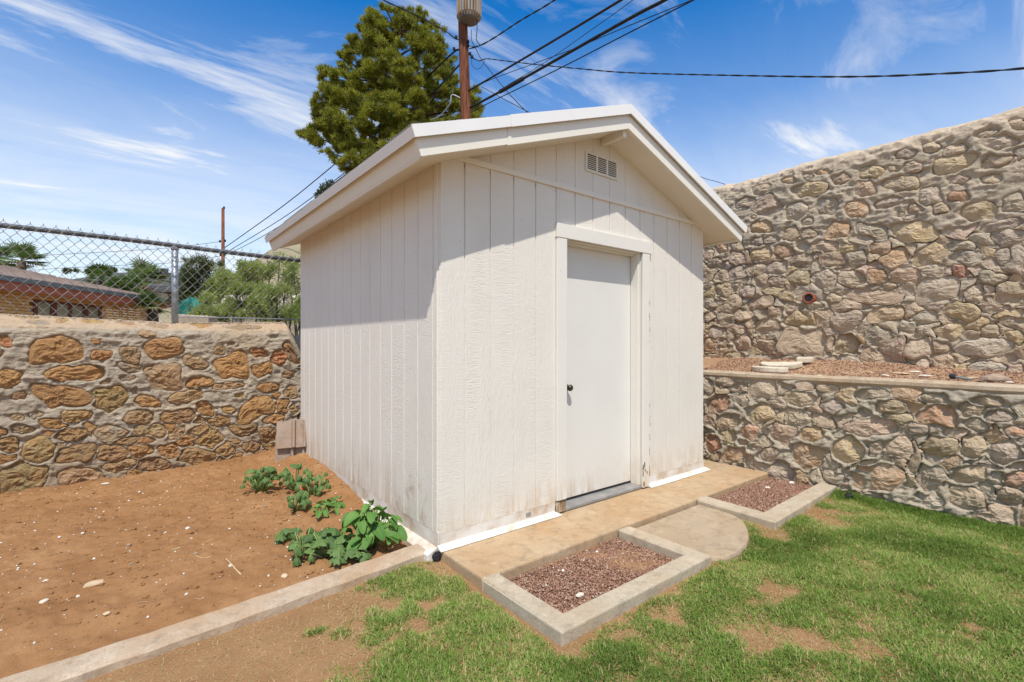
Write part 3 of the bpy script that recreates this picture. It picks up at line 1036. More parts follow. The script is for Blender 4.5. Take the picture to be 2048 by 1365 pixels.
W1 = Wall(5)
W1.trace([(355, 325, 400, 165, -8, 'o'), (645, 355, 130, 70, 0, 'o'), (830, 345, 140, 110, 15, 't'), (1045, 300, 250, 140, -8, 'o'), (1245, 395, 180, 80, 20, 't'),
          (1490, 425, 240, 165, -15, 'o'), (1660, 335, 140, 55, 12, 'r'), (1785, 375, 100, 105, 20, 'r'), (1685, 445, 140, 90, -25, 'o'), (1410, 315, 80, 60, 0, 't'),
          (1870, 340, 100, 140, 0, 'b'), (1050, 490, 235, 190, 5, 't'), (460, 470, 440, 95, -4, 'o'), (1275, 525, 160, 75, -5, 'o'), (370, 620, 350, 145, 4, 'o'),
          (700, 625, 270, 150, 0, 'v'), (60, 510, 180, 120, 0, 'o'), (25, 275, 100, 80, 15, 'r'), (490, 745, 195, 80, -5, 'y'), (950, 655, 170, 70, 10, 'o'),
          (1200, 620, 210, 85, -15, 't'), (1310, 700, 130, 90, 25, 'o'), (1140, 745, 230, 90, -8, 'b'), (890, 745, 210, 90, -3, 't'), (1650, 690, 270, 130, -15, 'o'),
          (1720, 560, 140, 60, 0, 'o'), (1850, 480, 90, 40, 0, 'b'), (1460, 550, 240, 45, -3, 't'), (470, 860, 190, 85, -8, 'b'), (710, 855, 190, 110, -10, 'g'),
          (960, 830, 210, 80, 8, 't'), (1350, 890, 170, 110, -5, 'v'), (1200, 905, 130, 75, 10, 'o'), (250, 960, 200, 180, -15, 'v'), (500, 980, 260, 120, -5, 'b'),
          (700, 975, 200, 110, 5, 'b'), (895, 965, 170, 80, -5, 'o'), (1080, 965, 150, 90, 5, 'o'), (1240, 1000, 260, 110, 10, 'b'), (1450, 960, 140, 80, -8, 'b'),
          (170, 1140, 340, 230, -20, 'v'), (520, 1130, 330, 110, -5, 't'), (760, 1060, 160, 100, -10, 't'), (970, 1050, 280, 80, 3, 'b'), (50, 930, 130, 110, 0, 'b'),
          (150, 830, 160, 60, 5, 'g'), (840, 430, 160, 70, 5, 'g'), (110, 755, 100, 40, 0, 't'), (1560, 830, 160, 90, -10, 'b'), (1720, 860, 140, 90, 5, 'b'),
          (1760, 760, 130, 60, -15, 'o'), (1460, 705, 80, 50, 0, 'y'), (1535, 615, 60, 35, 0, 'y'), (390, 940, 80, 80, 0, 'g'), (1880, 700, 60, 60, 0, 'b'),
          (1600, 940, 130, 60, -5, 'b'), (940, 210, 110, 40, 0, 't'), (810, 500, 120, 40, 0, 'g'), (1860, 590, 90, 70, 0, 't'), (150, 110, 150, 45, 5, 't', -0.004), (245, 160, 140, 40, 0, 'g', -0.004),
          (800, 140, 140, 36, 8, 'p', -0.004), (590, 128, 160, 40, 4, 'y', -0.006), (1010, 150, 140, 46, 8, 'g', -0.006), (390, 128, 80, 50, 0, 'y', -0.006), (1310, 145, 170, 44, 4, 'y', -0.006),
          (1560, 175, 260, 46, 2, 'g', -0.006)],
         unproj_left, (0, 600), 0.3125, 0.011)
W1.fill(-3.3, 0.15, 0.0, 0.55, 900, (0.12, 0.30), 0.014, 'botvot', maxn=42)
W1.fill(-3.3, 0.15, 0.55, 1.33, 260, (0.05, 0.12), 0.03, 'togbt', maxn=26)
W1.fill(-3.6, -2.5, 0.1, 1.33, 300, (0.14, 0.34), 0.025, 'ootvb', maxn=30)
W1.build('garden_wall', place_left, var_axis(-6.5, 3.3, -2.75, 0.2, 0.010, 0.25), var_axis(-0.3, pl[-1], -0.08, 1.80, 0.010, 0.14), M['mortar_left'], M['sandstone'],
         'low rubble wall of orange sandstone and thick mortar under the chain link fence', rough=0.016, lip=0.008, proud=0.006, srough=0.017, seed=3, groove=0.006, base=0.004, tilt=0.08, blend=0.1)

# --- lower retaining wall ---------------------------------------------------
def place_low(u, v, w):
    w = w * (1 - 0.75 * sstep(0.86, 0.95, v)) - 0.012 * sstep(0.90, 0.95, v)
    return np.stack([3.5 + 0.03 * np.clip(v, 0, 1) - w, -u, v], -1)


def unproj_low(x, y):
    p = on_x(x, y, 3.51)
    return (-p[1], p[2])


W2 = Wall(8)
W2.trace([(165, 620, 140, 110, -10, 'r'), (410, 670, 170, 110, -10, 'y'), (640, 700, 150, 100, 5, 'g'), (540, 790, 150, 120, 10, 'p'), (355, 790, 120, 90, 10, 'r'),
          (730, 800, 150, 90, -5, 'y'), (680, 930, 210, 150, 10, 'o'), (470, 920, 110, 100, 0, 'g'), (940, 895, 180, 175, 15, 'y'), (1090, 760, 310, 110, -3, 'p'),
          (1175, 630, 190, 80, -3, 'v'), (1480, 690, 260, 120, 15, 'r'), (1480, 880, 220, 140, -10, 'v'), (1245, 870, 160, 120, 5, 'p'), (1120, 1055, 300, 170, -8, 'o'),
          (1430, 1045, 180, 160, 10, 'g'), (1650, 1030, 200, 110, -5, 't'), (1680, 880, 150, 130, 0, 't'), (1880, 910, 220, 130, -5, 'g'), (1930, 1060, 160, 90, -5, 'r'),
          (1920, 780, 150, 60, 8, 'r'), (1650, 1180, 240, 130, 10, 't'), (1430, 1190, 190, 100, 15, 'w'), (1820, 1060, 120, 80, 0, 'g'), (850, 640, 140, 80, 0, 'g'),
          (650, 590, 180, 90, 15, 't'), (1840, 690, 170, 70, 5, 'g'), (140, 850, 100, 110, 0, 'r'), (270, 920, 160, 90, 0, 'o'), (800, 530, 160, 50, 5, 't'),
          (200, 480, 120, 70, 0, 'g'), (900, 800, 100, 60, 0, 'g'), (1090, 885, 120, 90, -20, 'g'), (860, 1060, 140, 70, 20, 'g'), (1700, 740, 140, 80, 15, 'g'),
          (1900, 1170, 150, 110, 0, 't'), (230, 720, 130, 100, 0, 't'), (1350, 770, 150, 70, 5, 'g'), (1080, 560, 200, 60, 0, 'g'), (1450, 580, 190, 60, 4, 'g'), (1780, 600, 200, 60, 2, 't')],
         unproj_low, (1380, 600), 0.337, 0.010)
W2.fill(-0.6, 2.9, -0.02, 0.86, 1500, (0.16, 0.40), 0.010, 'ggtpgov', maxn=80)
W2.fill(2.6, 3.8, 0.05, 0.86, 260, (0.14, 0.32), 0.018, 'ggtov', maxn=26)
W2.build('retaining_wall', place_low, var_axis(-3.2, 6.4, -0.6, 2.5, 0.010, 0.25), var_axis(-0.3, 0.965, -0.12, 0.965, 0.010, 0.1), M['mortar_low'], M['limestone'],
         'low grey rubble retaining wall with a concrete coping beside the lawn', rough=0.022, lip=0.003, proud=0.012, srough=0.010, seed=13, groove=0.012, base=0.008, tilt=0.10, blend=0.30, facet=0.20)

# coping and terrace behind it
cy_ = np.arange(-6.4, 3.3, 0.11)
V, Fc = [], []
for i, y in enumerate(cy_):
    e = 0.010 * math.sin(y * 7.1) + 0.007 * math.sin(y * 17 + 2)
    hgt = 0.004 * math.sin(y * 3.1)
    for (x, z) in ((3.540 + e * 0.5, 0.90), (3.508 + e, 0.935), (3.512 + e, 0.962), (3.545 + e, 0.979 + hgt), (3.76, 0.974 + hgt), (3.78, 0.94), (3.80, 0.60), (3.60, 0.60)):
        V.append((x, y, z))
for i in range(len(cy_) - 1):
    for k in range(8):
        a, b = i * 8 + k, i * 8 + (k + 1) % 8
        Fc.append((a, b, b + 8, a + 8))
Fc += [tuple(range(7, -1, -1)), tuple(range((len(cy_) - 1) * 8, len(cy_) * 8))]
m = MB().add(V, Fc)
m.build('wall_coping', M['coping'], label='tan concrete coping strip along the top of the retaining wall', cat='coping')


def terrace_z(x, y):
    z = 0.962 + 0.13 * sstep(3.80, 4.62, x) * (0.45 + 0.55 * sstep(-2.4, -0.6, y)) + 0.012 * fbm(P3(x * 5, y * 5), 3, 77)
    return z + 0.03 * np.exp(-((y + 0.15) / 0.35) ** 2) * np.exp(-((x - 4.25) / 0.2) ** 2)


link('terrace', grid_mesh('terrace', np.arange(3.765, 4.75, 0.03), np.arange(-6.4, 3.3, 0.05), terrace_z), M['terrace'], kind='structure')
gravel('terrace_gravel', (3.78, 4.55), (-2.9, 0.5), 0, 4200, 0.0095, 'red brown gravel strewn over the terrace between the two walls', zf=terrace_z)

# --- upper boundary wall ----------------------------------------------------
UX = 4.60
prof2 = np.array([(UX - 0.03, 0.6), (UX, 1.0), (UX + 0.03, 3.22), (UX + 0.05, 3.33), (UX + 0.12, 3.375), (UX + 0.25, 3.385), (UX + 0.36, 3.33), (UX + 0.40, 3.1), (UX + 0.45, -0.8)])
pl2 = np.concatenate([[0], np.cumsum(np.hypot(*np.diff(prof2, axis=0).T))]) + 0.599


def place_high(u, v, w):
    x = np.interp(v, pl2, prof2[:, 0])
    z = np.interp(v, pl2, prof2[:, 1])
    e = 0.03
    tx = np.interp(v + e, pl2, prof2[:, 0]) - np.interp(v - e, pl2, prof2[:, 0])
    tz = np.interp(v + e, pl2, prof2[:, 1]) - np.interp(v - e, pl2, prof2[:, 1])
    L = np.hypot(tx, tz) + 1e-9
    z = z + 0.012 * np.sin(u * 3.3) * sstep(2.6, 3.3, z)
    return np.stack([x - tz / L * w, -u, z + tx / L * w], -1)


def unproj_high(x, y):
    p = on_x(x, y, UX + 0.012)
    return (-p[1], p[2])


W3 = Wall(21)
A5 = [(470, 660, 170, 120, -15, 'p'), (430, 780, 140, 70, 0, 'o'), (720, 550, 200, 90, -8, 'y'), (640, 680, 150, 100, -20, 'g'), (835, 650, 125, 110, 5, 'g'), (1020, 670, 150, 100, -8, 'o'),
      (1080, 545, 140, 90, 5, 't'), (1225, 630, 190, 60, -8, 'g'), (1300, 505, 230, 90, -8, 't'), (1110, 440, 150, 70, -10, 'y'), (1360, 405, 130, 70, -5, 'p'), (1620, 390, 260, 110, -12, 'y'),
      (1470, 590, 160, 100, -5, 'g'), (1660, 590, 150, 60, 3, 'r'), (1770, 680, 230, 110, -5, 'y'), (1530, 660, 110, 60, 0, 't'), (1870, 380, 180, 80, -8, 't'), (1910, 265, 220, 80, -5, 'w'),
      (1620, 300, 150, 70, -5, 't'), (1325, 320, 130, 50, -10, 'g'), (905, 800, 140, 110, -15, 'o'), (1110, 800, 180, 80, 5, 'g'), (1360, 810, 270, 130, -8, 'y'), (620, 820, 110, 90, -5, 't'),
      (720, 820, 100, 70, 0, 'p'), (405, 870, 80, 50, 0, 'g'), (500, 860, 100, 40, -10, 'g'), (425, 950, 140, 75, 3, 'y'), (575, 930, 110, 80, 5, 'r'), (680, 985, 140, 95, 0, 'd'), (830, 900, 180, 70, 0, 't'),
      (880, 980, 160, 90, -5, 't'), (1020, 975, 130, 90, 0, 'g'), (1165, 905, 130, 75, -5, 'o'), (1250, 970, 170, 120, -20, 'o'), (1470, 950, 200, 125, -10, 'y'), (1650, 1050, 110, 70, 20, 'x'),
      (1700, 960, 200, 90, 10, 'g'), (1920, 960, 100, 90, 0, 'g'), (1940, 850, 200, 100, -5, 'g'), (1900, 770, 250, 60, -15, 'g'), (1980, 630, 150, 110, -10, 'g'), (540, 1030, 120, 85, 0, 'g'),
      (530, 1115, 100, 75, 0, 'd'), (670, 1095, 140, 90, -5, 'v'), (820, 1100, 150, 110, 5, 'w'), (990, 1095, 160, 100, 0, 't'), (1150, 1080, 130, 90, -10, 'o'), (1300, 1080, 230, 90, -8, 't'),
      (1520, 1160, 280, 160, -10, 'g'), (1740, 1190, 130, 100, 10, 'p'), (1850, 1090, 180, 80, 5, 'g'), (1960, 1190, 200, 150, 0, 't'), (870, 1220, 100, 55, 0, 'v'), (1120, 1210, 330, 90, 3, 't'),
      (440, 1110, 110, 80, 0, 't'), (410, 1035, 120, 80, 0, 't'), (280, 970, 100, 80, 0, 'p'), (290, 1055, 110, 90, 0, 'g'), (350, 1170, 110, 80, 0, 'g'), (205, 1080, 110, 70, 0, 't'),
      (210, 1160, 110, 90, 0, 't'), (285, 900, 80, 60, 0, 't'), (190, 905, 80, 60, 0, 'o'), (110, 955, 60, 80, 0, 'p'), (150, 1005, 110, 60, 0, 'g'), (430, 1250, 180, 75, -8, 't'), (520, 1300, 100, 80, 0, 'p'),
      (640, 1285, 130, 70, 0, 'p'), (330, 1320, 120, 70, 0, 't'), (130, 1250, 100, 70, 0, 'g'), (820, 1310, 180, 85, -10, 't'), (1000, 1320, 150, 90, -20, 'g'), (1210, 1310, 220, 90, -10, 'y'),
      (1420, 1320, 130, 80, 0, 'g'), (1660, 1300, 240, 110, 12, 'y'), (340, 620, 120, 60, -10, 'g'), (430, 545, 110, 60, -15, 't'), (600, 495, 90, 36, 0, 'y'), (720, 475, 70, 40, 10, 'g'),
      (800, 448, 80, 30, -5, 'o'), (920, 490, 120, 60, -10, 't'), (1470, 280, 100, 70, 0, 't'), (1830, 200, 130, 60, -12, 't'), (2010, 150, 90, 70, 0, 't'), (1650, 490, 150, 50, 0, 'p'), (1850, 485, 120, 50, -5, 't')]
A6 = [(690, 245, 290, 160, 10, 't'), (925, 265, 150, 125, 0, 'v', -0.055), (940, 120, 200, 110, -20, 'g'), (620, 120, 130, 80, -10, 'y'), (800, 110, 150, 110, -10, 't'), (460, 160, 150, 100, -15, 'p'),
      (310, 260, 130, 80, 0, 't'), (470, 275, 130, 70, 0, 't'), (115, 270, 70, 80, 0, 'o'), (260, 340, 130, 55, 0, 't'), (420, 345, 170, 45, 0, 'g'), (280, 180, 140, 60, 0, 'p'), (1120, 220, 170, 110, 5, 'g'),
      (1360, 280, 180, 115, 0, 'p'), (1540, 190, 170, 90, -5, 'y'), (1730, 290, 300, 115, 5, 'w'), (1290, 160, 120, 65, 0, 'g'), (1780, 190, 120, 80, 0, 't'), (1930, 220, 120, 80, 0, 'y'),
      (1100, 350, 180, 80, 20, 't'), (1380, 375, 90, 80, 0, 'g'), (1510, 370, 150, 105, 5, 't'), (1760, 400, 250, 65, 0, 'g'), (1930, 410, 110, 60, 0, 'p'), (1400, 110, 130, 80, 0, 'g'), (160, 190, 110, 70, 0, 'g'), (190, 260, 70, 60, 0, 'd')]
W3.trace(A6, unproj_high, (1380, 600), 0.337, 0.004)
W3.trace(A5, unproj_high, (1380, 200), 0.3262, 0.005)
W3.fill(-0.95, 2.6, 1.0, 2.35, 2600, (0.16, 0.42), 0.006, 'gtpgtgy', maxn=170)
W3.fill(-0.95, 2.6, 2.35, 3.16, 420, (0.06, 0.15), 0.03, 'gtgt', maxn=16)
W3.fill(2.3, 3.6, 1.0, 3.1, 300, (0.16, 0.36), 0.02, 'ggtyt', maxn=40)
W3.build('boundary_wall', place_high, var_axis(-3.2, 6.4, -0.9, 2.5, 0.011, 0.25), var_axis(0.7, pl2[-1], 0.98, 3.55, 0.011, 0.14), M['mortar_high'], M['limestone'],
         'tall tan rubble wall with rounded top rising behind the gravel terrace', rough=0.016, lip=0.0, proud=0.012, srough=0.009, seed=23, groove=0.018, base=0.004, tilt=0.10, blend=0.30, facet=0.20)

dp = root('drain_pipe', tuple(on_x(1619, 597, UX + 0.0)), 'short round terracotta drain pipe set into the tall rubble wall', 'pipe')
c = on_x(1619, 597, UX)
m = MB()
m.lathe([(0.042, 0.30), (0.044, -0.035), (0.062, -0.037), (0.064, 0.03), (0.05, 0.31)], (c[0], c[1], c[2]), 20, 'x')
m.f = m.f[:-2]
m.build('pipe_collar', M['terracotta'], dp, True)
m = MB()
m.lathe([(0.0435, -0.026), (0.001, -0.025)], (c[0], c[1], c[2]), 20, 'x')
m.build('pipe_mouth_shade', M['black_plastic'], dp)  # black disc across the mouth, painting in the shade of the pipe's inside

# ------------------------------------------------------------------ shed
SW = 3.05
RIDGE_X, RIDGE_Z, SLOPE = 1.515, 3.118, 0.362
EX0, EX1 = -0.338, 3.368
RY0, RY1 = -0.298, 3.24
cs = 1 / math.hypot(1, SLOPE)


def roof_z(x):
    return RIDGE_Z - SLOPE * abs(x - RIDGE_X)


shed = root('garden_shed', (1.525, 1.525, 0), 'white painted wooden shed with vertical board siding and a gable roof', 'shed')
SOF = 0.150            # roof top to soffit underside, vertical


def board(name, pts, axis, mat, parent, depth=0.011, ch=0.002, back=0.0):
    """flat board given by its outline (a, z); axis 'x': face on y = -0.011 looking -y; axis 'y': face on x looking -x. Chamfered edges."""
    n = len(pts)
    cx_ = sum(p[0] for p in pts) / n
    cz_ = sum(p[1] for p in pts) / n
    A, B = [], []
    for (a, z) in pts:
        ia = a - math.copysign(ch, a - cx_)
        A.append((a, back, z))
        B.append((ia, -depth, z))
    V = A + [(a, -depth + ch, z) for (a, _, z) in [(p[0], 0, p[1]) for p in pts]] + B
    V = [(p[0], p[1], p[2]) for p in V]
    if axis == 'y':
        V = [(y, x, z) for (x, y, z) in V]
    Fc = [tuple(range(2 * n, 3 * n))]
    for i in range(n):
        j = (i + 1) % n
        Fc += [(i, j, n + j, n + i), (n + i, n + j, 2 * n + j, 2 * n + i)]
    if axis == 'y':
        Fc = [f[::-1] for f in Fc]
    return MB().add(V, Fc).build(name, mat, parent)


SB = 0.096             # bottom of the siding
G0 = 0.183
fg = [0.002] + [G0 + 0.2032 * k for k in range(20) if G0 + 0.2032 * k < SW - 0.03] + [SW - 0.002]
lg = [0.004] + [0.262 - 0.2032] + [0.262 + 0.2032 * k for k in range(20) if 0.262 + 0.2032 * k < SW - 0.03] + [SW - 0.002]

fw = MB()
# backing sheet with the door opening left out
fw.box(0.0, 1.03, -0.003, 0.05, 0.06, 2.44)
fw.box(2.06, SW, -0.003, 0.05, 0.06, 2.44)
fw.box(1.03, 2.06, -0.003, 0.05, 2.12, 2.44)
fw.prism([(0, -0.005, 2.44), (SW, -0.005, 2.44), (SW, -0.005, roof_z(SW) - SOF), (RIDGE_X, -0.005, RIDGE_Z - SOF), (0, -0.005, roof_z(0) - SOF)],
         [(0, 0.05, 2.44), (SW, 0.05, 2.44), (SW, 0.05, roof_z(SW) - SOF), (RIDGE_X, 0.05, RIDGE_Z - SOF), (0, 0.05, roof_z(0) - SOF)])
front = fw.build('front_wall', M['siding'], shed)
lw = MB()
lw.box(-0.003, 0.05, 0.05, SW, 0.06, roof_z(0) - SOF - 0.004)
left = lw.build('side_wall', M['siding_side'], shed)
ow = MB()
ow.box(SW - 0.05, SW, 0.05, SW, 0.0, roof_z(SW) - SOF - 0.004)
ow.build('side_wall', M['siding'], shed)
ow = MB()
ow.prism([(0.05, SW - 0.05, 0), (SW - 0.05, SW - 0.05, 0), (SW - 0.05, SW - 0.05, 2.40), (RIDGE_X, SW - 0.05, 2.9), (0.05, SW - 0.05, 2.40)],
         [(0.05, SW, 0), (SW - 0.05, SW, 0), (SW - 0.05, SW, 2.40), (RIDGE_X, SW, 2.9), (0.05, SW, 2.40)])
ow.build('back_wall', M['siding'], shed)

TRIM_Z = 2.463
GR = 0.0040
for a, b in zip(fg[:-1], fg[1:]):
    a, b = a + GR, b - GR
    parts = []
    if b <= 1.03 or a >= 2.06:
        parts.append((a, b, SB))
    elif a < 1.03:
        parts += [(a, 1.03, SB), (1.0305, b, 2.14)]
    elif b > 2.06:
        parts += [(a, 2.0595, 2.14), (2.06, b, SB)]
    else:
        parts.append((a, b, 2.14))
    for (p, q, z0) in parts:
        if q - p > 0.004:
            board('siding_board', [(p, z0), (q, z0), (q, TRIM_Z), (p, TRIM_Z)], 'x', M['siding'], front)
    # gable boards above the trim
    zl = TRIM_Z + 0.02
    pts = [(a, zl), (b, zl), (b, roof_z(b) - SOF)]
    if a < RIDGE_X < b:
        pts.append((RIDGE_X, RIDGE_Z - SOF))
    pts.append((a, roof_z(a) - SOF))
    if pts[2][1] > zl + 0.01 and pts[-1][1] > zl + 0.01:
        board('gable_board', pts, 'x', M['siding'], front, depth=0.010)
for a, b in zip(lg[:-1], lg[1:]):
    a, b = a + GR, b - GR
    board('siding_board', [(a, SB), (b, SB), (b, roof_z(0) - SOF), (a, roof_z(0) - SOF)], 'y', M['siding_side'], left)
m = MB()
m.box(0.01, SW - 0.004, -0.028, -0.0115, TRIM_Z - 0.012, TRIM_Z + 0.024)
m.build('gable_trim', M['trim'], shed, bevel=0.002)

# gable vent
vx0, vx1, vz0, vz1 = 1.309, 1.699, 2.648, 2.802
vent = MB()
for (x0, x1, z0, z1) in ((vx0, vx1, vz0, vz0 + 0.013), (vx0, vx1, vz1 - 0.013, vz1)):
    vent.box(x0, x1, -0.022, -0.0115, z0, z1)
wv_ = (vx1 - vx0 - 0.018) / 3
for k in range(4):
    vent.box(vx0 + k * wv_, vx0 + k * wv_ + 0.018, -0.0215, -0.0115, vz0 + 0.013, vz1 - 0.013)
vent = vent.build('gable_vent', M['trim'], shed, bevel=0.0015)
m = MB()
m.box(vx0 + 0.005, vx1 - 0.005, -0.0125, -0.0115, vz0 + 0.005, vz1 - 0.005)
m.build('vent_shade_sheet', M['vent_dark'], vent)  # dark sheet behind the louvres, its colour standing in for shade
sl = None
for k in range(3):
    for j in range(8):
        z = vz0 + 0.016 + j * (vz1 - vz0 - 0.030) / 8
        x0 = vx0 + k * wv_ + 0.018
        if sl is None:
            sm = MB()
            w = wv_ - 0.018
            sm.prism([(0, -0.0195, 0), (0, -0.0135, 0.008), (0, -0.0128, 0.0065), (0, -0.0185, -0.002)], [(w, -0.0195, 0), (w, -0.0135, 0.008), (w, -0.0128, 0.0065), (w, -0.0185, -0.002)])
            sl = sm.mesh('louvre')
        link('louvre', sl, M['trim'], vent, Matrix.Translation((x0, 0, z)))

# door, jamb and casing
DX0, DX1, DZ = 1.092, 2.02, 2.072
DY = 0.094
door = MB()
door.box(DX0 + 0.004, DX1 - 0.004, DY, DY + 0.04, 0.052, DZ - 0.006)
door = door.build('door', M['door'], shed, bevel=0.002)
kb = on_y(1135, 776, DY - 0.03)
m = MB()
m.lathe([(0.026, 0.0), (0.028, -0.004), (0.014, -0.010), (0.011, -0.026), (0.020, -0.033), (0.0265, -0.046), (0.024, -0.058), (0.012, -0.066), (0.002, -0.068)], (kb[0] + 0.012, DY, kb[2]), 20, 'y')
m.build('door_knob', M['dark_metal'], door, True)
m = MB()
m.box(DX0 - 0.03, DX0, -0.004, 0.13, 0.03, DZ + 0.03)
m.build('door_jamb', M['casing'], shed, bevel=0.002)
m = MB()
m.box(DX1, DX1 + 0.03, -0.004, 0.13, 0.03, DZ + 0.03)
m.box(DX1 - 0.012, DX1, 0.010, DY - 0.004, 0.03, DZ)
m.build('door_jamb', M['casing'], shed, bevel=0.002)
m = MB()
m.box(DX0, DX1, -0.004, 0.13, DZ, DZ + 0.03)
m.box(DX0, DX1 - 0.012, 0.045, DY - 0.004, DZ - 0.014, DZ)
m.build('door_head', M['casing'], shed, bevel=0.002)
m = MB()
m.prism([(0.988, -0.034, 0.105), (1.086, -0.034, 0.105), (1.090, -0.034, DZ + 0.004), (0.990, -0.034, DZ + 0.004)], [(0.988, -0.0115, 0.105), (1.086, -0.0115, 0.105), (1.090, -0.0115, DZ + 0.004), (0.990, -0.0115, DZ + 0.004)])
m.build('door_casing', M['casing'], shed, bevel=0.003)
m = MB()
m.prism([(2.024, -0.034, 0.012), (2.116, -0.034, 0.012), (2.124, -0.034, DZ + 0.004), (2.026, -0.034, DZ + 0.004)], [(2.024, -0.0115, 0.012), (2.116, -0.0115, 0.012), (2.124, -0.0115, DZ + 0.004), (2.026, -0.0115, DZ + 0.004)])
m.build('door_casing', M['casing'], shed, bevel=0.003)
m = MB()
m.box(0.984, 2.150, -0.037, -0.0115, DZ + 0.006, DZ + 0.112)
m.build('door_header', M['casing'], shed, bevel=0.003)
# rotten casing foot: splintered strips
rng_ = random.Random(4)
rot = MB()
x = 0.992
while x < 1.082:
    w = rng_.uniform(0.010, 0.022)
    rot.box(x, min(x + w, 1.086), -0.030 + rng_.uniform(0, 0.012), -0.0125, 0.012, 0.085 + rng_.uniform(-0.01, 0.03))
    x += w + 0.001
rot.build('rotten_casing_foot', M['rot'], shed, label='splintered bare wood at the foot of the casing')
rot = MB()
for k in range(16):
    z = 0.02 + rng_.random() * 0.19
    x = 2.022 + rng_.choice([0.0, 0.0, 0.02, 0.05, 0.085]) + rng_.uniform(-0.004, 0.008)
    rot.box(x, x + rng_.uniform(0.006, 0.016), -0.0362, -0.033, z, z + rng_.uniform(0.01, 0.045))
for k in range(26):
    z = 0.25 + rng_.random() * 1.4
    x = 2.118 + rng_.uniform(-0.006, 0.004)
    rot.box(x, x + rng_.uniform(0.002, 0.005), -0.0352, -0.0335, z, z + rng_.uniform(0.01, 0.035))
rot.build('flaked_paint_patches', M['rot'], shed, kind='stuff', label='bare wood patches where the paint flaked off')
m = MB()
m.box(DX0 - 0.005, DX1 + 0.004, -0.020, 0.13, 0.004, 0.030)
m.build('threshold', M['grey_metal'], shed, bevel=0.006)
m = MB()
m.box(DX0, DX1, DY + 0.006, DY + 0.03, 0.0345, 0.05)
m.build('door_gap_shade', M['black_plastic'], shed)  # black strip painting in the shaded gap below the door

# stem wall and its painted fillet
for (x0, x1, nm) in ((0.0, 0.986, 0), (2.128, SW, 1)):
    m = MB()
    m.box(x0 + 0.001, x1, -0.010, 0.03, 0.0, SB + 0.004)
    m.build('stem_wall', M['stem'], shed)
    m = MB()
    m.prism([(x0 - 0.02, -0.0105, 0.028), (x0 - 0.02, -0.062, 0.004), (x0 - 0.02, -0.0105, 0.004)], [(x1 + (0.03 if nm else -0.01), -0.0105, 0.028), (x1 + (0.05 if nm else 0.03), -0.062, 0.004), (x1, -0.0105, 0.004)])
    m.build('painted_fillet', M['fillet'], shed)
m = MB()
m.box(-0.010, 0.03, 0.0, SW, -0.05, SB + 0.003)
m.build('stem_wall', M['stem'], shed)
m = MB()
m.prism([(-0.0105, 0.004, 0.012), (-0.085, -0.002, -0.020), (-0.087, -0.01, -0.1), (-0.0105, 0.0, -0.1)], [(-0.0105, 1.25, 0.006), (-0.06, 1.25, -0.026), (-0.06, 1.25, -0.1), (-0.0105, 1.25, -0.1)])
m.build('footing_ledge', M['stem'], shed, bevel=0.004)
m = MB()
m.box(0.70, 0.745, -0.0125, -0.0095, 0.045, 0.072)
m.build('bolt_plate', M['grey_metal'], shed)

# roof
rf = MB()
TH_D = 0.03
for (xa, xb) in ((EX0 + 0.012, RIDGE_X), (RIDGE_X, EX1 - 0.012)):
    y0, y1 = RY0 + 0.012, RY1 - 0.012
    rf.prism([(xa, y0, roof_z(xa) - 0.006), (xb, y0, roof_z(xb) - 0.006), (xb, y0, roof_z(xb) - TH_D), (xa, y0, roof_z(xa) - TH_D)],
             [(xa, y1, roof_z(xa) - 0.006), (xb, y1, roof_z(xb) - 0.006), (xb, y1, roof_z(xb) - TH_D), (xa, y1, roof_z(xa) - TH_D)])
roof = rf.build('roof', M['soffit'], shed)
# shingle courses
for side in (0, 1):
    for k in range(13):
        m = MB()
        d0 = 0.002 + k * 0.145
        d1 = min(d0 + 0.158, 1.855)
        xa = (EX0 + 0.008 + d0) if side == 0 else (EX1 - 0.008 - d0)
        xb = (EX0 + 0.008 + d1) if side == 0 else (EX1 - 0.008 - d1)
        if side == 0:
            xb = min(xb, RIDGE_X)
        else:
            xb = max(xb, RIDGE_X)
        ys = np.arange(RY0 + 0.014, RY1 + 0.3, 0.30)
        for i in range(len(ys) - 1):
            y0, y1 = ys[i] + 0.002, min(ys[i + 1] - 0.002, RY1 - 0.014)
            if y1 <= y0:
                continue
            j = RNG.uniform(-0.004, 0.004)
            za, zb = roof_z(xa) + 0.011 + RNG.uniform(0, 0.004), roof_z(xb) + 0.005
            m.prism([(xa + j, y0, za), (xb, y0, zb), (xb, y0, zb - 0.004), (xa + j, y0, za - 0.008)], [(xa + j, y1, za), (xb, y1, zb), (xb, y1, zb - 0.004), (xa + j, y1, za - 0.008)])
        m.build('shingle_course', M['shingle'], roof)


def rake(name, xa, xb, top, bot, y0, y1, mat, parent, mitre_a=0.0, mitre_b=0.0, bevel=0.0, dz=0.0):
    """board following the roof slope between xa and xb; top/bot are vertical drops below the roof surface"""
    A = [(xa, roof_z(xa) - top + dz), (xb, roof_z(xb) - top + dz), (xb + mitre_b, roof_z(xb + mitre_b) - bot + dz), (xa + mitre_a, roof_z(xa + mitre_a) - bot + dz)]
    m = MB().prism([(a, y0, z) for a, z in A], [(a, y1, z) for a, z in A])
    return m.build(name, mat, parent, bevel=bevel)


SEAM = 0.330
# drip edges (bright metal)
rake('drip_edge', EX0, SEAM + 0.02, -0.006, 0.064, RY0, RY0 + 0.010, M['drip'], shed, 0.02, 0.012)
rake('drip_edge', SEAM, RIDGE_X, -0.010, 0.066, RY0 - 0.004, RY0 + 0.008, M['drip'], shed, 0.012, 0)
rake('drip_edge', RIDGE_X, EX1, -0.010, 0.064, RY0 - 0.003, RY0 + 0.009, M['drip'], shed, 0, -0.02)


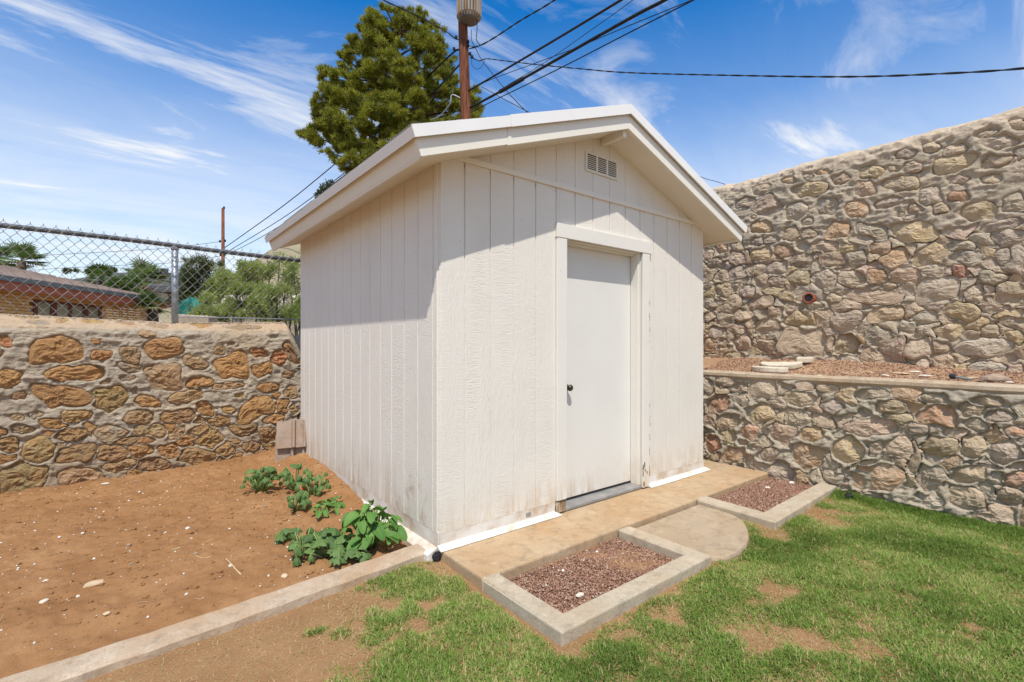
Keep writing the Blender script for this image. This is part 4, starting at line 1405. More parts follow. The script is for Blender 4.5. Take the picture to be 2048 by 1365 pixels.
def eave(name, xa, top, bot, t, sgn, y0, y1, mat, parent):
    """board along an eave, square to the roof slope; sgn +1 for the left eave"""
    n = (SLOPE * cs * sgn, -cs)              # direction square to the slope, going down
    h0, h1 = top * cs, bot * cs
    z = RIDGE_Z - SLOPE * abs(xa - RIDGE_X)
    pts = []
    for (o, h) in ((0, h0), (t, h0), (t, h1), (0, h1)):
        pts.append((xa + sgn * o * cs + n[0] * h, z + o * cs * SLOPE + n[1] * h))
    m = MB().prism([(a, y0, zz) for a, zz in pts], [(a, y1, zz) for a, zz in pts])
    return m.build(name, mat, parent)


eave('drip_edge', EX0, 0.0, 0.062, 0.006, 1, RY0 + 0.003, RY1, M['drip'], shed)
eave('drip_edge', EX1, 0.0, 0.062, 0.006, -1, RY0 + 0.003, RY1, M['drip'], shed)
FY = -0.272
rake('rake_fascia', EX0 + 0.030, SEAM, 0.035, 0.166, FY, FY + 0.03, M['trim'], shed, 0.040, 0.0)
rake('rake_fascia', SEAM + 0.001, RIDGE_X, 0.035, 0.172, FY - 0.003, FY + 0.03, M['trim'], shed, 0.0, 0)
rake('rake_fascia', RIDGE_X + 0.001, EX1 - 0.030, 0.035, 0.170, FY - 0.002, FY + 0.03, M['trim'], shed, 0, -0.040)
eave('eave_fascia', EX0 + 0.026, 0.030, 0.172, 0.03, 1, FY + 0.004, RY1 - 0.012, M['trim'], shed)
eave('eave_fascia', EX1 - 0.026, 0.030, 0.172, 0.03, -1, FY + 0.004, RY1 - 0.012, M['trim'], shed)
# soffit panels
for (xa, xb) in ((EX0 + 0.075, RIDGE_X), (RIDGE_X, EX1 - 0.075)):
    m = MB()
    y0, y1 = FY + 0.031, RY1 - 0.03
    m.prism([(xa, y0, roof_z(xa) - SOF), (xb, y0, roof_z(xb) - SOF), (xb, y0, roof_z(xb) - SOF - 0.008), (xa, y0, roof_z(xa) - SOF - 0.008)],
            [(xa, y1, roof_z(xa) - SOF), (xb, y1, roof_z(xb) - SOF), (xb, y1, roof_z(xb) - SOF - 0.008), (xa, y1, roof_z(xa) - SOF - 0.008)])
    m.build('soffit', M['soffit'], shed)
m = MB()
m.box(RIDGE_X - 0.022, RIDGE_X + 0.022, FY + 0.032, -0.012, RIDGE_Z - 0.225, RIDGE_Z - 0.162)
m.build('ridge_beam_end', M['trim'], shed, bevel=0.003)

# ------------------------------------------------------------------ chain link fence on the garden wall
FYY = 3.63
RAIL_Z0, RAIL_SL = 2.325, -0.020
fence = root('chain_link_fence', (-1.13, FYY, 1.5), 'galvanised chain link fence standing on top of the orange rubble wall', 'fence')


def rail_z(x):
    return RAIL_Z0 + RAIL_SL * (x + 1.2)


m = MB()
xs = np.linspace(-6.3, 0.35, 24)
m.tube([(x, FYY, rail_z(x) + 0.004 * math.sin(x * 3)) for x in xs], 0.024, 10)
m.build('top_rail', M['galv_dark'], fence, True)
for px_ in (-1.125, -4.1):
    m = MB()
    m.tube([(px_, FYY + 0.01, 1.40), (px_, FYY + 0.01, rail_z(px_) - 0.022)], 0.031, 14)
    post = m.build('fence_post', M['galv'], fence, True)
    m = MB()
    m.lathe([(0.034, 0), (0.036, 0.012), (0.033, 0.045), (0.022, 0.066), (0.004, 0.072)], (px_, FYY + 0.01, rail_z(px_) - 0.045), 14)
    m.build('post_cap', M['galv'], post, True)
    for z in (1.62, 1.80, 2.0, 2.17):
        m = MB()
        m.tube([(px_ + 0.035 * math.cos(a), FYY + 0.01 + 0.035 * math.sin(a), z + 0.01 * math.sin(a)) for a in np.linspace(0, 2 * math.pi, 13)], 0.0024, 5, False)
        m.build('tie_wire', M['link_wire'], post)
D = 0.0865
DV = 0.100
nz = 18


def zig(sgn):
    pts = []
    for k in range(nz + 1):
        z = k * DV / 2
        s_ = 1 if k % 2 == 0 else -1
        x = sgn * s_ * (D / 4 + 0.002)
        # the wire hooks round its neighbour at each bend
        pts.append((x * 0.80, -0.0035 * s_ * sgn, z - 0.007 if k else z))
        pts.append((x, 0.0, z))
        pts.append((x * 0.80, 0.0035 * s_ * sgn, z + 0.007 if k < nz else z + 0.012))
    m = MB()
    m.tube(pts, 0.0025, 4, False)
    return m.mesh('wire')


za, zb = zig(1), zig(-1)
nw = int(6.5 / (D / 2))
for i in range(nw):
    x = 0.22 - i * D / 2
    if x < -4.6:
        break
    zt = rail_z(x) + 0.042
    link('wire', za if i % 2 else zb, M['link_wire'], fence, Matrix.Translation((x, FYY - 0.030, zt - nz * DV / 2)))
for k in range(16):
    x = -0.1 - k * 0.27
    m = MB()
    m.tube([(x + 0.004 * a, FYY + 0.029 * math.cos(a) - 0.002, rail_z(x) + 0.029 * math.sin(a)) for a in np.linspace(0, 9, 20)], 0.002, 4, False)
    m.build('tie_wire', M['link_wire'], fence)
m = MB()
m.tube([(-1.1, FYY - 0.03, 1.565), (-0.5, FYY - 0.035, 1.572), (0.3, FYY - 0.03, 1.575)], 0.005, 6)
m.build('bottom_wire', M['galv'], fence)

# ------------------------------------------------------------------ roof tiles leaning in the corner
def tile_mesh():
    W_, H_, t = 0.30, 0.29, 0.020
    prof_ = [(-W_ / 2, 0), (-0.005, 0), (0.0, 0.016), (0.008, 0.036), (0.028, 0.036), (0.036, 0.014), (0.040, -0.004), (0.108, -0.004), (0.114, 0.020), (0.136, 0.032), (W_ / 2, 0.010)]
    A = [(x, -t - h) for x, h in prof_] + [(x, -h * 0.6) for x, h in reversed(prof_)]
    m = MB()
    rows = [0, 0.02, H_ - 0.03, H_]
    n = len(A)
    V = []
    for z in rows:
        for (x, y) in A:
            k = 1.0
            if z == 0 or z == H_:
                x = x * 0.985
            V.append((x, y, z))
    Fc = []
    for r in range(3):
        for i in range(n):
            j = (i + 1) % n
            Fc.append((r * n + i, r * n + j, (r + 1) * n + j, (r + 1) * n + i))
    Fc += [tuple(range(n - 1, -1, -1)), tuple(range(3 * n, 4 * n))]
    return m.add(V, Fc).mesh('roof_tile')


tm = tile_mesh()
for (x, y, z, rz, rx, lab) in ((-0.150, 2.90, 0.015, -16, -12, 'lower pinkish concrete roof tile, its foot buried in the dirt by the shed corner'),
                               (-0.145, 2.872, 0.165, -16, -17, 'upper pinkish concrete roof tile overlapping the one leaning by the shed corner')):
    o = link('roof_tile', tm, M['tile'], None, Matrix.Translation((x, y, z)) @ Matrix.Rotation(math.radians(rz), 4, 'Z') @ Matrix.Rotation(math.radians(rx), 4, 'X'), label=lab, cat='roof tile', group='roof tiles leaning by the shed corner')

# ------------------------------------------------------------------ loose stones and small things
def rock_mesh(sx, sy, sz, seed, sub=2, am=0.25):
    import bmesh
    bm = bmesh.new()
    bmesh.ops.create_icosphere(bm, subdivisions=sub, radius=1)
    P = np.array([v.co[:] for v in bm.verts])
    r = 1 + am * fbm(P * 1.3 + seed * 7.1, 3, seed)
    P = P * r[:, None]
    P[:, 2] = np.maximum(P[:, 2], -0.45)
    for v, p in zip(bm.verts, P):
        v.co = (p[0] * sx, p[1] * sy, p[2] * sz)
    me = bpy.data.meshes.new('rock')
    bm.to_mesh(me)
    bm.free()
    return me


def rock(name, px, py, size, mat, label, seed, z=None, zf=dirt_z, rot=0.0, cat='stone', xy=None, group=None, sub=2):
    if xy is None:
        p = on_z(px, py, -0.03 if z is None else z)
        x, y = p[0], p[1]
    else:
        x, y = xy
    zz = float(zf(np.array([x]), np.array([y]))[0]) if zf else z
    return link(name, rock_mesh(size[0], size[1], size[2], seed, sub), mat, None, Matrix.Translation((x, y, zz + size[2] * 0.30)) @ Matrix.Rotation(rot, 4, 'Z'), label=label, cat=cat, group=group)


rock('flat_stone', 190, 1166, (0.050, 0.028, 0.016), M['tan_rock'], 'pointed tan stone on the dirt bed, largest one there', 3, rot=0.2)
rock('white_chip', 376, 1056, (0.017, 0.012, 0.011), M['speck'], 'bright white angular chip alone in the middle of the dirt bed', 4, rot=0.6)
rock('rounded_stone', 569, 1150, (0.019, 0.019, 0.012), M['tan_rock'], 'round yellowish stone on the dirt just inside the kerb', 5)
rock('pale_chip', 88, 1200, (0.018, 0.020, 0.010), M['pebble'], 'pale flaky chip on the dirt bed near its foreground edge', 6)
rock('pale_stone', 197, 965, (0.030, 0.020, 0.009), M['pebble'], 'flat oval pale stone at the foot of the rubble wall', 7, zf=lambda x, y: dirt_z(x, np.minimum(y, 3.2)), xy=(-1.68, 3.12))
rock('small_stone', 462, 1134, (0.014, 0.012, 0.010), M['pebble'], 'small cream stone lying next to a broken twig', 8)
rock('dark_clod', 258, 1088, (0.016, 0.014, 0.010), M['brown_rock'], 'dark round soil clod in the middle of the dirt bed', 9)
rock('tan_chip', 213, 1229, (0.016, 0.013, 0.008), M['tan_rock'], 'small tan chip on the dirt between pointed stone and kerb', 10)
for k in range(26):
    a, b_ = RNG.uniform(-2.2, -0.35), RNG.uniform(0.3, 3.1)
    s_ = RNG.uniform(0.006, 0.013)
    rock('pebble', 0, 0, (s_ * 1.4, s_, s_ * 0.8), M['pebble'] if k % 3 else M['brown_rock'], 'little pebble half sunk in the red brown dirt bed', 30 + k, xy=(a, b_), group='little pebbles in the dirt bed', sub=1, cat='pebble', rot=k)
gz = lambda x, y: np.full(np.shape(x), -0.052)
rock('oval_pebble', 1160, 1191, (0.024, 0.016, 0.011), M['pebble'], 'oval cream pebble on the gravel at the border\'s inner corner', 11, zf=gz, xy=tuple(on_z(1160, 1191, -0.05)[:2]))
rock('white_pebble', 1126, 1142, (0.009, 0.009, 0.008), M['speck'], 'small round white pebble on the near gravel bed', 12, zf=gz, xy=tuple(on_z(1126, 1142, -0.05)[:2]))
rock('white_pebble', 1194, 1104, (0.008, 0.008, 0.007), M['speck'], 'tiny white pebble in the middle of the near gravel bed', 13, zf=gz, xy=tuple(on_z(1194, 1104, -0.05)[:2]))
rock('grey_stone', 1583, 963, (0.030, 0.020, 0.014), M['pebble'], 'pale grey stone on the gravel against the retaining wall', 14, zf=lambda x, y: np.full(np.shape(x), -0.044), xy=tuple(on_z(1583, 966, -0.04)[:2]))
rock('flat_chip', 1535, 974, (0.030, 0.022, 0.007), M['pebble'], 'flat white chip on the gravel in front of the retaining wall', 15, zf=lambda x, y: np.full(np.shape(x), -0.042), xy=tuple(on_z(1535, 975, -0.04)[:2]))
# terrace stones
rock('long_rock', 0, 0, (0.105, 0.042, 0.042), M['brown_rock'], 'long smooth brown rock lying on the gravel terrace', 16, zf=terrace_z, xy=(3.98, -2.02), rot=-0.9)
for k, (px_, py_, X) in enumerate(((1740, 740, 4.1), (1770, 746, 4.0), (1800, 744, 4.12), (1830, 740, 4.2), (1590, 748, 3.86), (1640, 752, 3.86), (1690, 741, 4.05), (1850, 748, 4.05), (1950, 750, 4.1), (2020, 760, 3.95))):
    p = on_x(px_, py_, X)
    rock('flat_stone', 0, 0, (0.045 + 0.012 * (k % 3), 0.028, 0.010), M['pebble'] if k % 2 else M['tan_rock'], 'pale flat stone chip lying on the gravel terrace', 50 + k, zf=terrace_z, xy=(X, float(p[1])), rot=k * 0.7, group='flat chips on the terrace')


def edging(x, y, rz, lean, lab, z=None):
    m = MB()
    q = np.linspace(0, math.pi, 15)
    A = [(0.21 * math.cos(a), 0.165 * math.sin(a) - 0.05) for a in q]
    m.prism([(p[0], p[1], 0.0) for p in A], [(p[0], p[1], 0.058) for p in A])
    zz = float(terrace_z(np.array([x]), np.array([y]))[0]) - 0.005 if z is None else z
    o = link('edging_block', m.mesh('edging_block'), M['cream_block'], None, Matrix.Translation((x, y, zz)) @ Matrix.Rotation(math.radians(lean), 4, 'Y') @ Matrix.Rotation(math.radians(rz), 4, 'Z'), label=lab, cat='block', group='cream edging blocks on the terrace')
    b = o.modifiers.new('bevel', 'BEVEL')
    b.width = 0.012
    b.segments = 3
    b.limit_method = 'ANGLE'


edging(3.93, -0.25, 75, 0, 'cream half-round concrete block lying flat next to the coping')
edging(4.10, -0.31, 98, -13, 'cream half-round concrete block tilted on top of its neighbours')
edging(4.38, -0.42, 200, 0, 'cream half-round concrete block close to the tall wall')

# sprinkler heads and the black hose fitting
def sprinkler(x, y, z, label, r=0.021):
    rt = root('sprinkler_head', (x, y, z), label, 'sprinkler', 'sprinkler heads in the lawn')
    m = MB()
    m.lathe([(r * 0.9, -0.05), (r, -0.005), (r * 1.15, 0.0), (r * 1.15, 0.022), (r, 0.030)], (x, y, z), 16)
    m.build('body', M['black_plastic'], rt)
    m = MB()
    m.lathe([(r * 0.55, 0.030), (r * 0.55, 0.038), (r * 0.1, 0.040)], (x, y, z), 12)
    m.build('nozzle', M['black_plastic'], rt)
    for k in range(10):
        a = k * math.pi / 5
        m = MB()
        m.box(-0.002, 0.002, -0.003, 0.003, 0.0, 0.022)
        link('grip_rib', m.mesh('grip_rib'), M['black_plastic'], rt, Matrix.Translation((x + r * 1.17 * math.cos(a), y + r * 1.17 * math.sin(a), z)) @ Matrix.Rotation(a + math.pi / 2, 4, 'Z'))


p = on_z(873, 1112, -0.03)
sprinkler(p[0], p[1], -0.045, 'black plastic sprinkler head at the shed\'s front corner')
p = on_z(1697, 993, -0.04)
sprinkler(p[0], p[1], -0.050, 'black plastic sprinkler head at the foot of the retaining wall', 0.024)
p = on_x(1905, 757, 3.92)
bt = root('hose_fitting', (3.92, p[1], 0.985), 'black plastic hose fitting with a grey tube on the terrace gravel', 'fitting')
m = MB()
m.lathe([(0.018, -0.02), (0.024, -0.012), (0.024, 0.012), (0.016, 0.02)], (3.92, p[1], 1.005), 12, 'y')
m.build('coupling', M['black_plastic'], bt)
m = MB()
m.tube([(3.92, p[1], 1.005), (3.91, p[1] - 0.06, 0.995), (3.92, p[1] - 0.12, 0.985)], 0.010, 8)
m.build('tube', M['grey_gutter'], bt)

# ------------------------------------------------------------------ dirt bed litter
n = 620
x = RNG.uniform(-2.6, -0.02, n)
y = RNG.uniform(0.2, 3.35, n)
base = np.array([(1, 0, 0), (-1, 0, 0), (0, 1, 0), (0, -1, 0), (0, 0, 1), (0, 0, -1)], float)
fb = np.array([(0, 2, 4), (2, 1, 4), (1, 3, 4), (3, 0, 4), (2, 0, 5), (1, 2, 5), (3, 1, 5), (0, 3, 5)])
s_ = RNG.gamma(2.2, 0.00115, n) + 0.0012
V = base[None] * np.stack([s_ * 1.25, s_, s_ * 0.8], 1)[:, None, :] * RNG.uniform(0.7, 1.3, (n, 6, 3))
q = RNG.uniform(0, 6.28, n)
c, sn = np.cos(q)[:, None], np.sin(q)[:, None]
V = np.stack([V[..., 0] * c - V[..., 1] * sn, V[..., 0] * sn + V[..., 1] * c, V[..., 2]], -1)
V += np.stack([x, y, dirt_z(x, y) + s_ * 0.3], 1)[:, None, :]
link('white_specks', mesh_from('white_specks', V.reshape(-1, 3), (fb[None] + (np.arange(n) * 6)[:, None, None]).reshape(-1, 3)), M['speck'], kind='stuff', label='tiny white grains scattered all over the red brown dirt', cat='grit')
n = 2600
x = RNG.uniform(-2.6, -0.02, n)
y = RNG.uniform(0.2, 3.35, n)
s_ = RNG.gamma(2.0, 0.0019, n) + 0.0015
V = base[None] * np.stack([s_ * 1.25, s_, s_ * 0.7], 1)[:, None, :] * RNG.uniform(0.7, 1.3, (n, 6, 3))
V += np.stack([x, y, dirt_z(x, y) + s_ * 0.15], 1)[:, None, :]
link('soil_crumbs', mesh_from('soil_crumbs', V.reshape(-1, 3), (fb[None] + (np.arange(n) * 6)[:, None, None]).reshape(-1, 3)), M['dirt'], kind='stuff', label='small crumbs of red brown soil over the dirt bed', cat='soil')


def twig(pts, r, label, name='twig', mat='straw', grp=None):
    m = MB()
    m.tube(pts, r, 5)
    m.build(name, M[mat], None, label=label, cat='twig', group=grp)


def dpt(px_, py_, dz=0.004):
    p = on_z(px_, py_, -0.03)
    return (p[0], p[1], float(dirt_z(p[:1], p[1:2])[0]) + dz)


twig([dpt(452, 1122), dpt(462, 1133, 0.008), dpt(472, 1142), dpt(482, 1152)], [0.003, 0.004, 0.004, 0.005], 'broken pale twig lying on the dirt beside a cream stone')
twig([dpt(392, 1114), dpt(404, 1117), dpt(422, 1117)], 0.0022, 'thin dry stalk on the middle of the dirt bed')
twig([dpt(345, 1101), dpt(361, 1100)], 0.003, 'short white dry stalk in the middle of the dirt bed')
for k in range(22):
    a, b_, q, L = RNG.uniform(-2.1, -0.1), RNG.uniform(0.3, 3.0), RNG.uniform(0, 3.14), RNG.uniform(0.03, 0.09)
    P_ = [(a + L * t * math.cos(q), b_ + L * t * math.sin(q) + 0.006 * math.sin(t * 5)) for t in (0, 0.5, 1)]
    twig([(p[0], p[1], float(dirt_z(np.array([p[0]]), np.array([p[1]]))[0]) + 0.003) for p in P_], 0.0013, 'thin dry straw lying loose on the dirt bed', 'dry_straw', 'straw', 'dry straws on the dirt bed')

# ------------------------------------------------------------------ lawn
def in_lawn(x, y):
    ok = y < np.where(x < -0.02, kerb_mid(np.minimum(x, 0)) - 0.075, -0.0)
    ok &= ~((x > -0.03) & (x < 1.27) & (y > -1.12))
    ok &= ~((x >= 1.25) & (y > -0.49))
    # path end
    pe = np.interp(x, [1.25, 1.34, 1.50, 1.66, 1.81, 1.93, 2.03, 2.10, 2.15, 2.16], [-1.08, -1.14, -1.155, -1.13, -1.075, -1.01, -0.94, -0.87, -0.78, -0.49])
    ok &= ~((x >= 1.25) & (x < 2.16) & (y > pe))
    ok &= ~((x >= 2.11) & (y > np.interp(x, [2.12, 3.5], [-1.108, -1.053])))
    return ok & (x < 3.50)


BARE = [(880, 1120, 0.17, 1), (300, 1340, 0.55, 1), (520, 1290, 0.26, 1), (430, 1260, 0.25, 1), (150, 1365, 0.5, 1), (690, 1215, 0.12, .8), (760, 1205, 0.10, .8), (800, 1240, 0.09, .6), (840, 1225, 0.08, .6), (640, 1240, 0.12, .9), (600, 1280, 0.12, .8),
        (1130, 1290, 0.035, .9), (1500, 1165, 0.075, .9), (1560, 1175, 0.075, .9), (1535, 1190, 0.07, .9), (1505, 1290, 0.075, .9), (1545, 1300, 0.06, .8), (1725, 1283, 0.055, .9), (1600, 1285, 0.05, .7), (1660, 1305, 0.04, .7), (1620, 1025, 0.13, .95), (1540, 1060, 0.10, .9), (1500, 1090, 0.07, .8),
        (1700, 1030, 0.09, .6), (1460, 1130, 0.06, .7), (1960, 1245, 0.07, .6), (1990, 1290, 0.07, .7), (1660, 1000, 0.10, .9), (1740, 1020, 0.07, .6), (1850, 1200, 0.05, .5), (740, 1280, 0.06, .6), (880, 1290, 0.05, .5), (1200, 1290, 0.04, .5), (1240, 1265, 0.05, .7), (1320, 1225, 0.05, .7), (1400, 1180, 0.05, .7), (1920, 1330, 0.06, .6), (1290, 1340, 0.05, .4)]
BXY = [(on_z(a, b_, LAWN_Z)[:2], r, k) for a, b_, r, k in BARE]


TUFT = [on_z(a, b_, LAWN_Z)[:2] for a, b_ in ((560, 1225), (380, 1283), (290, 1312), (226, 1345), (585, 1272), (620, 1238), (545, 1300), (450, 1338), (640, 1262), (500, 1345), (600, 1320), (670, 1190), (720, 1180), (330, 1350))]


def cover(x, y):
    n1_ = fbm(P3(x * 3.1, y * 3.1), 3, 91)
    n2_ = fbm(P3(x * 9, y * 9), 3, 95)
    d = 1.02 + 0.30 * n1_ + 0.36 * n2_
    for (c_, r, k) in BXY:
        rr = np.hypot(x - c_[0], y - c_[1])
        d = d - (1.25 * k if r > 0.11 else 0.62 * k) * sstep(r * 2.1, r * 0.2, rr + 0.09 * n2_)
    d = d - 0.75 * sstep(-0.62, -1.05, x + 0.25 * n1_) * sstep(-0.75, -0.3, y)
    d = d - 0.55 * sstep(0.09, 0.0, -1.11 - y) * (x > -0.05) * (x < 1.3)
    d = d - 0.4 * sstep(0.06, 0.0, kerb_mid(np.minimum(x, 0)) - 0.07 - y) * (x < 0)
    for c_ in TUFT:
        d = d + 0.9 * np.exp(-((x - c_[0]) ** 2 + (y - c_[1]) ** 2) / (0.045 + 0.02 * n2_) ** 2)
    d = d + 0.5 * sstep(3.30, 3.46, x) * sstep(-1.2, -1.5, y)
    return np.clip(d, 0, 1)


def blades(name, n, flat, seed):
    g = np.random.default_rng(seed)
    # more candidates close to the camera
    x = g.uniform(-2.4, 3.5, n)
    y = g.uniform(-2.75, 0.12, n)
    dd = (x - CAM[0]) * FV[0] + (y - CAM[1]) * FV[1]
    lt = (x - CAM[0]) * RV[0] + (y - CAM[1]) * RV[1]
    k = in_lawn(x, y) & (dd > 1.45) & (np.abs(lt) < dd * 1.12 + 0.25)
    x, y, dd = x[k], y[k], dd[k]
    cv = cover(x, y)
    if flat:
        k = g.random(len(x)) < np.clip(0.85 - 0.55 * cv, 0.10, 1) * np.where((x < -0.75) & (y > -0.8), 0.45, 1.0)
    else:
        k = g.random(len(x)) < cv ** 1.3
    x, y, dd, cv = x[k], y[k], dd[k], cv[k]
    n = len(x)
    z = lawn_z(x, y)
    a = g.uniform(0, 2 * np.pi, n)
    if flat:
        L = g.uniform(0.008, 0.028, n)
        up = g.uniform(0.0, 0.5, n)
        wd = g.uniform(0.0008, 0.0016, n)
    else:
        clump = 0.5 + 0.5 * fbm(P3(x * 6, y * 6), 3, 55)
        L = (0.014 + 0.022 * np.clip(cv, 0.2, 1) * (0.55 + 0.9 * clump)) * g.uniform(0.6, 1.3, n)
        L = L * (1 + 0.5 * sstep(3.2, 3.45, x))
        up = g.uniform(0.35, 1.5, n)
        wd = g.uniform(0.0012, 0.0022, n)
    dirv = np.stack([np.cos(a), np.sin(a), up], 1)
    dirv /= np.linalg.norm(dirv, axis=1)[:, None]
    sd = np.stack([-np.sin(a), np.cos(a), np.zeros(n)], 1)
    p0 = np.stack([x, y, z - 0.003 + (0.004 if flat else 0)], 1)
    b1 = p0 - sd * wd[:, None]
    b2 = p0 + sd * wd[:, None]
    mid = p0 + dirv * (L * 0.55)[:, None]
    dr = dirv.copy()
    dr[:, 2] -= 0.35 if not flat else 0.0
    tip = mid + dr * (L * 0.5)[:, None]
    m1, m2 = mid - sd * wd[:, None] * 0.8, mid + sd * wd[:, None] * 0.8
    V = np.stack([b1, b2, m2, m1, tip], 1)
    idx = (np.arange(n) * 5)[:, None]
    F_ = np.concatenate([idx + np.array([[0, 1, 2]]), idx + np.array([[0, 2, 3]]), idx + np.array([[3, 2, 4]])], 0)
    me = mesh_from(name, V.reshape(-1, 3), F_)
    if flat:
        t_ = g.uniform(0.74, 1.0, n)
    else:
        hue = np.clip(0.5 + 0.75 * fbm(P3(x * 2.3, y * 2.3), 3, 66), 0, 1.1)
        t_ = np.clip(0.12 + 0.34 * hue + g.normal(0, 0.11, n) + 0.10 * (1 - cv), 0, 0.66)
        dry = g.random(n) < 0.05 + 0.30 * (1 - cv) + 0.20 * hue ** 2
        t_[dry] = g.uniform(0.68, 0.92, dry.sum())
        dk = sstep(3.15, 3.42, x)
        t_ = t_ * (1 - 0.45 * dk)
    set_tint(me, np.repeat(t_, 5))
    return me


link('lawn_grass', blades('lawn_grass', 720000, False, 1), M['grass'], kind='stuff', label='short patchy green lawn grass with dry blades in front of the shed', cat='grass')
link('dry_thatch', blades('dry_thatch', 150000, True, 2), M['grass'], kind='stuff', label='dry straw thatch lying on the bare patches of the lawn', cat='thatch')

# ------------------------------------------------------------------ plants in the dirt bed
def leaf_mesh(kind, seed, size=1.0):
    """unit broad leaf, stalk joint at the origin, blade towards +x, top +z"""
    g = np.random.default_rng(seed)
    seg, V, Fc = 22, [(0.0, 0.0, 0.0)], []
    rings = [0.3, 0.62, 0.85, 1.0]
    for r in rings:
        for k in range(seg):
            t = 2 * math.pi * k / seg
            if kind == 'fresh':           # pointed heart
                ct = math.cos(t)
                R = 0.42 + 0.30 * max(0, ct) ** 4 + 0.10 * ct
                x, y = r * R * math.cos(t) * 1.35, r * R * math.sin(t) * 1.15
                fold = abs(y) * 0.45
                z = fold - 0.55 * x * x + 0.02 * math.sin(9 * t + seed) * r
                V.append((x, y, z))
            else:                          # lobed, hanging like a closed umbrella
                R = 0.5 * (1 + 0.13 * math.cos(5 * t) + 0.05 * math.cos(9 * t + seed))
                rr = r * R
                droop = {'wilted': 1.25, 'half': 0.62}[kind]
                ang = droop * (0.55 + 0.45 * r) + 0.12 * math.sin(7 * t + seed)
                hor = rr * math.cos(min(ang, 1.5)) * (1 + 0.22 * math.cos(8 * t + seed))
                V.append((hor * math.cos(t), hor * math.sin(t), -rr * math.sin(min(ang, 1.5)) + 0.03 * math.cos(10 * t) * r))
    Fc = [(0, 1 + k, 1 + (k + 1) % seg) for k in range(seg)]
    for i in range(len(rings) - 1):
        for k in range(seg):
            k2 = (k + 1) % seg
            Fc.append((1 + i * seg + k, 1 + (i + 1) * seg + k, 1 + (i + 1) * seg + k2, 1 + i * seg + k2))
    return mesh_from('leaf_' + kind, np.array(V) * size, Fc, True)


LEAF = {k: [leaf_mesh(k, s_) for s_ in range(4)] for k in ('fresh', 'wilted', 'half')}


def plant(px_, py_, n, kinds, hgt, spread, sizes, label, seed, mat, group=None, tilt=0.35, name='squash_plant'):
    g = random.Random(seed)
    p = on_z(px_, py_, -0.02)
    x0, y0 = p[0], p[1]
    z0 = float(dirt_z(np.array([x0]), np.array([y0]))[0])
    rt = root(name, (x0, y0, z0), label, 'plant', group)
    for i in range(n):
        a = g.uniform(0, 2 * math.pi)
        d = spread * math.sqrt(g.random())
        x, y = x0 + d * math.cos(a), y0 + d * math.sin(a)
        x = min(x, -0.03)
        zb = float(dirt_z(np.array([x]), np.array([y]))[0])
        h = hgt * g.uniform(0.45, 1.0) * (1 - 0.45 * (d / spread) ** 2)
        sz = g.uniform(*sizes)
        kd = kinds[g.randrange(len(kinds))]
        me = LEAF[kd][g.randrange(4)]
        top = Vector((x, y, zb + h))
        yaw = a + g.uniform(-0.9, 0.9)
        R = Matrix.Rotation(yaw, 4, 'Z') @ Matrix.Rotation(g.uniform(-tilt, tilt), 4, 'X') @ Matrix.Rotation(g.uniform(-0.1, tilt), 4, 'Y')
        link('leaf', me, None, rt, Matrix.Translation(top) @ R @ Matrix.Scale(sz, 4)).data
        if len(me.materials) == 0:
            me.materials.append(mat)
        m = MB()
        m.tube([(x0 + (x - x0) * 0.15, y0 + (y - y0) * 0.15, z0 - 0.01), (x0 + (x - x0) * 0.55, y0 + (y - y0) * 0.55, z0 + h * 0.55), (x0 + (x - x0) * 0.9, y0 + (y - y0) * 0.9, zb + h * 1.02), tuple(top)], [0.0042, 0.0036, 0.003, 0.002], 5)
        m.build('stalk', M['stalk'], rt, True)
    return rt


for k in ('wilted', 'half'):
    for me in LEAF[k]:
        me.materials.append(M['wilted_leaf'])
for me in LEAF['fresh']:
    me.materials.append(M['fresh_leaf'])
GRP = 'wilted squash plants in the dirt bed'
WL = ['wilted', 'wilted', 'wilted', 'half']
plant(524, 985, 46, WL, 0.25, 0.16, (0.055, 0.10), 'dense wilted dark green plant clump closest to the roof tiles', 1, M['wilted_leaf'])
plant(590, 982, 26, WL, 0.25, 0.15, (0.065, 0.115), 'wilted plant with large drooping leaves and red petals beneath', 2, M['wilted_leaf'])
plant(625, 992, 28, WL, 0.20, 0.15, (0.055, 0.10), 'wilted drooping plant closest to the shed\'s side wall', 3, M['wilted_leaf'])
plant(590, 1020, 20, WL, 0.18, 0.12, (0.06, 0.10), 'small wilted plant between the drooping clumps and the leafy kerbside ones', 4, M['wilted_leaf'])
plant(648, 1030, 16, ['fresh'], 0.10, 0.09, (0.030, 0.055), 'small thin weed with tiny bright leaves beside the footing ledge', 5, M['fresh_leaf'], name='weed_plant')
plant(674, 1012, 7, ['fresh'], 0.07, 0.05, (0.04, 0.06), 'tiny green seedling against the shed\'s side wall', 6, M['fresh_leaf'], name='seedling')
plant(572, 1082, 9, WL, 0.10, 0.07, (0.06, 0.09), 'little wilted plant standing apart towards the open dirt', 7, M['wilted_leaf'])
plant(606, 1108, 20, ['half', 'wilted', 'wilted'], 0.20, 0.14, (0.065, 0.12), 'broad leaved squash plant on the kerb\'s inner side, farthest from shed', 8, M['wilted_leaf'])
plant(655, 1110, 22, ['half', 'half', 'wilted'], 0.18, 0.15, (0.065, 0.12), 'broad leaved squash plant sprawling next to the bright sunflower seedling', 9, M['wilted_leaf'])
plant(700, 1110, 18, ['half', 'half'], 0.14, 0.12, (0.07, 0.12), 'low squash plant with broad leaves touching the kerb', 10, M['wilted_leaf'])
plant(742, 1090, 70, ['fresh'], 0.30, 0.18, (0.034, 0.074), 'bright green upright plant with pointed heart-shaped leaves by shed\'s front corner', 11, M['fresh_leaf'], tilt=0.45, name='sunflower_plant')
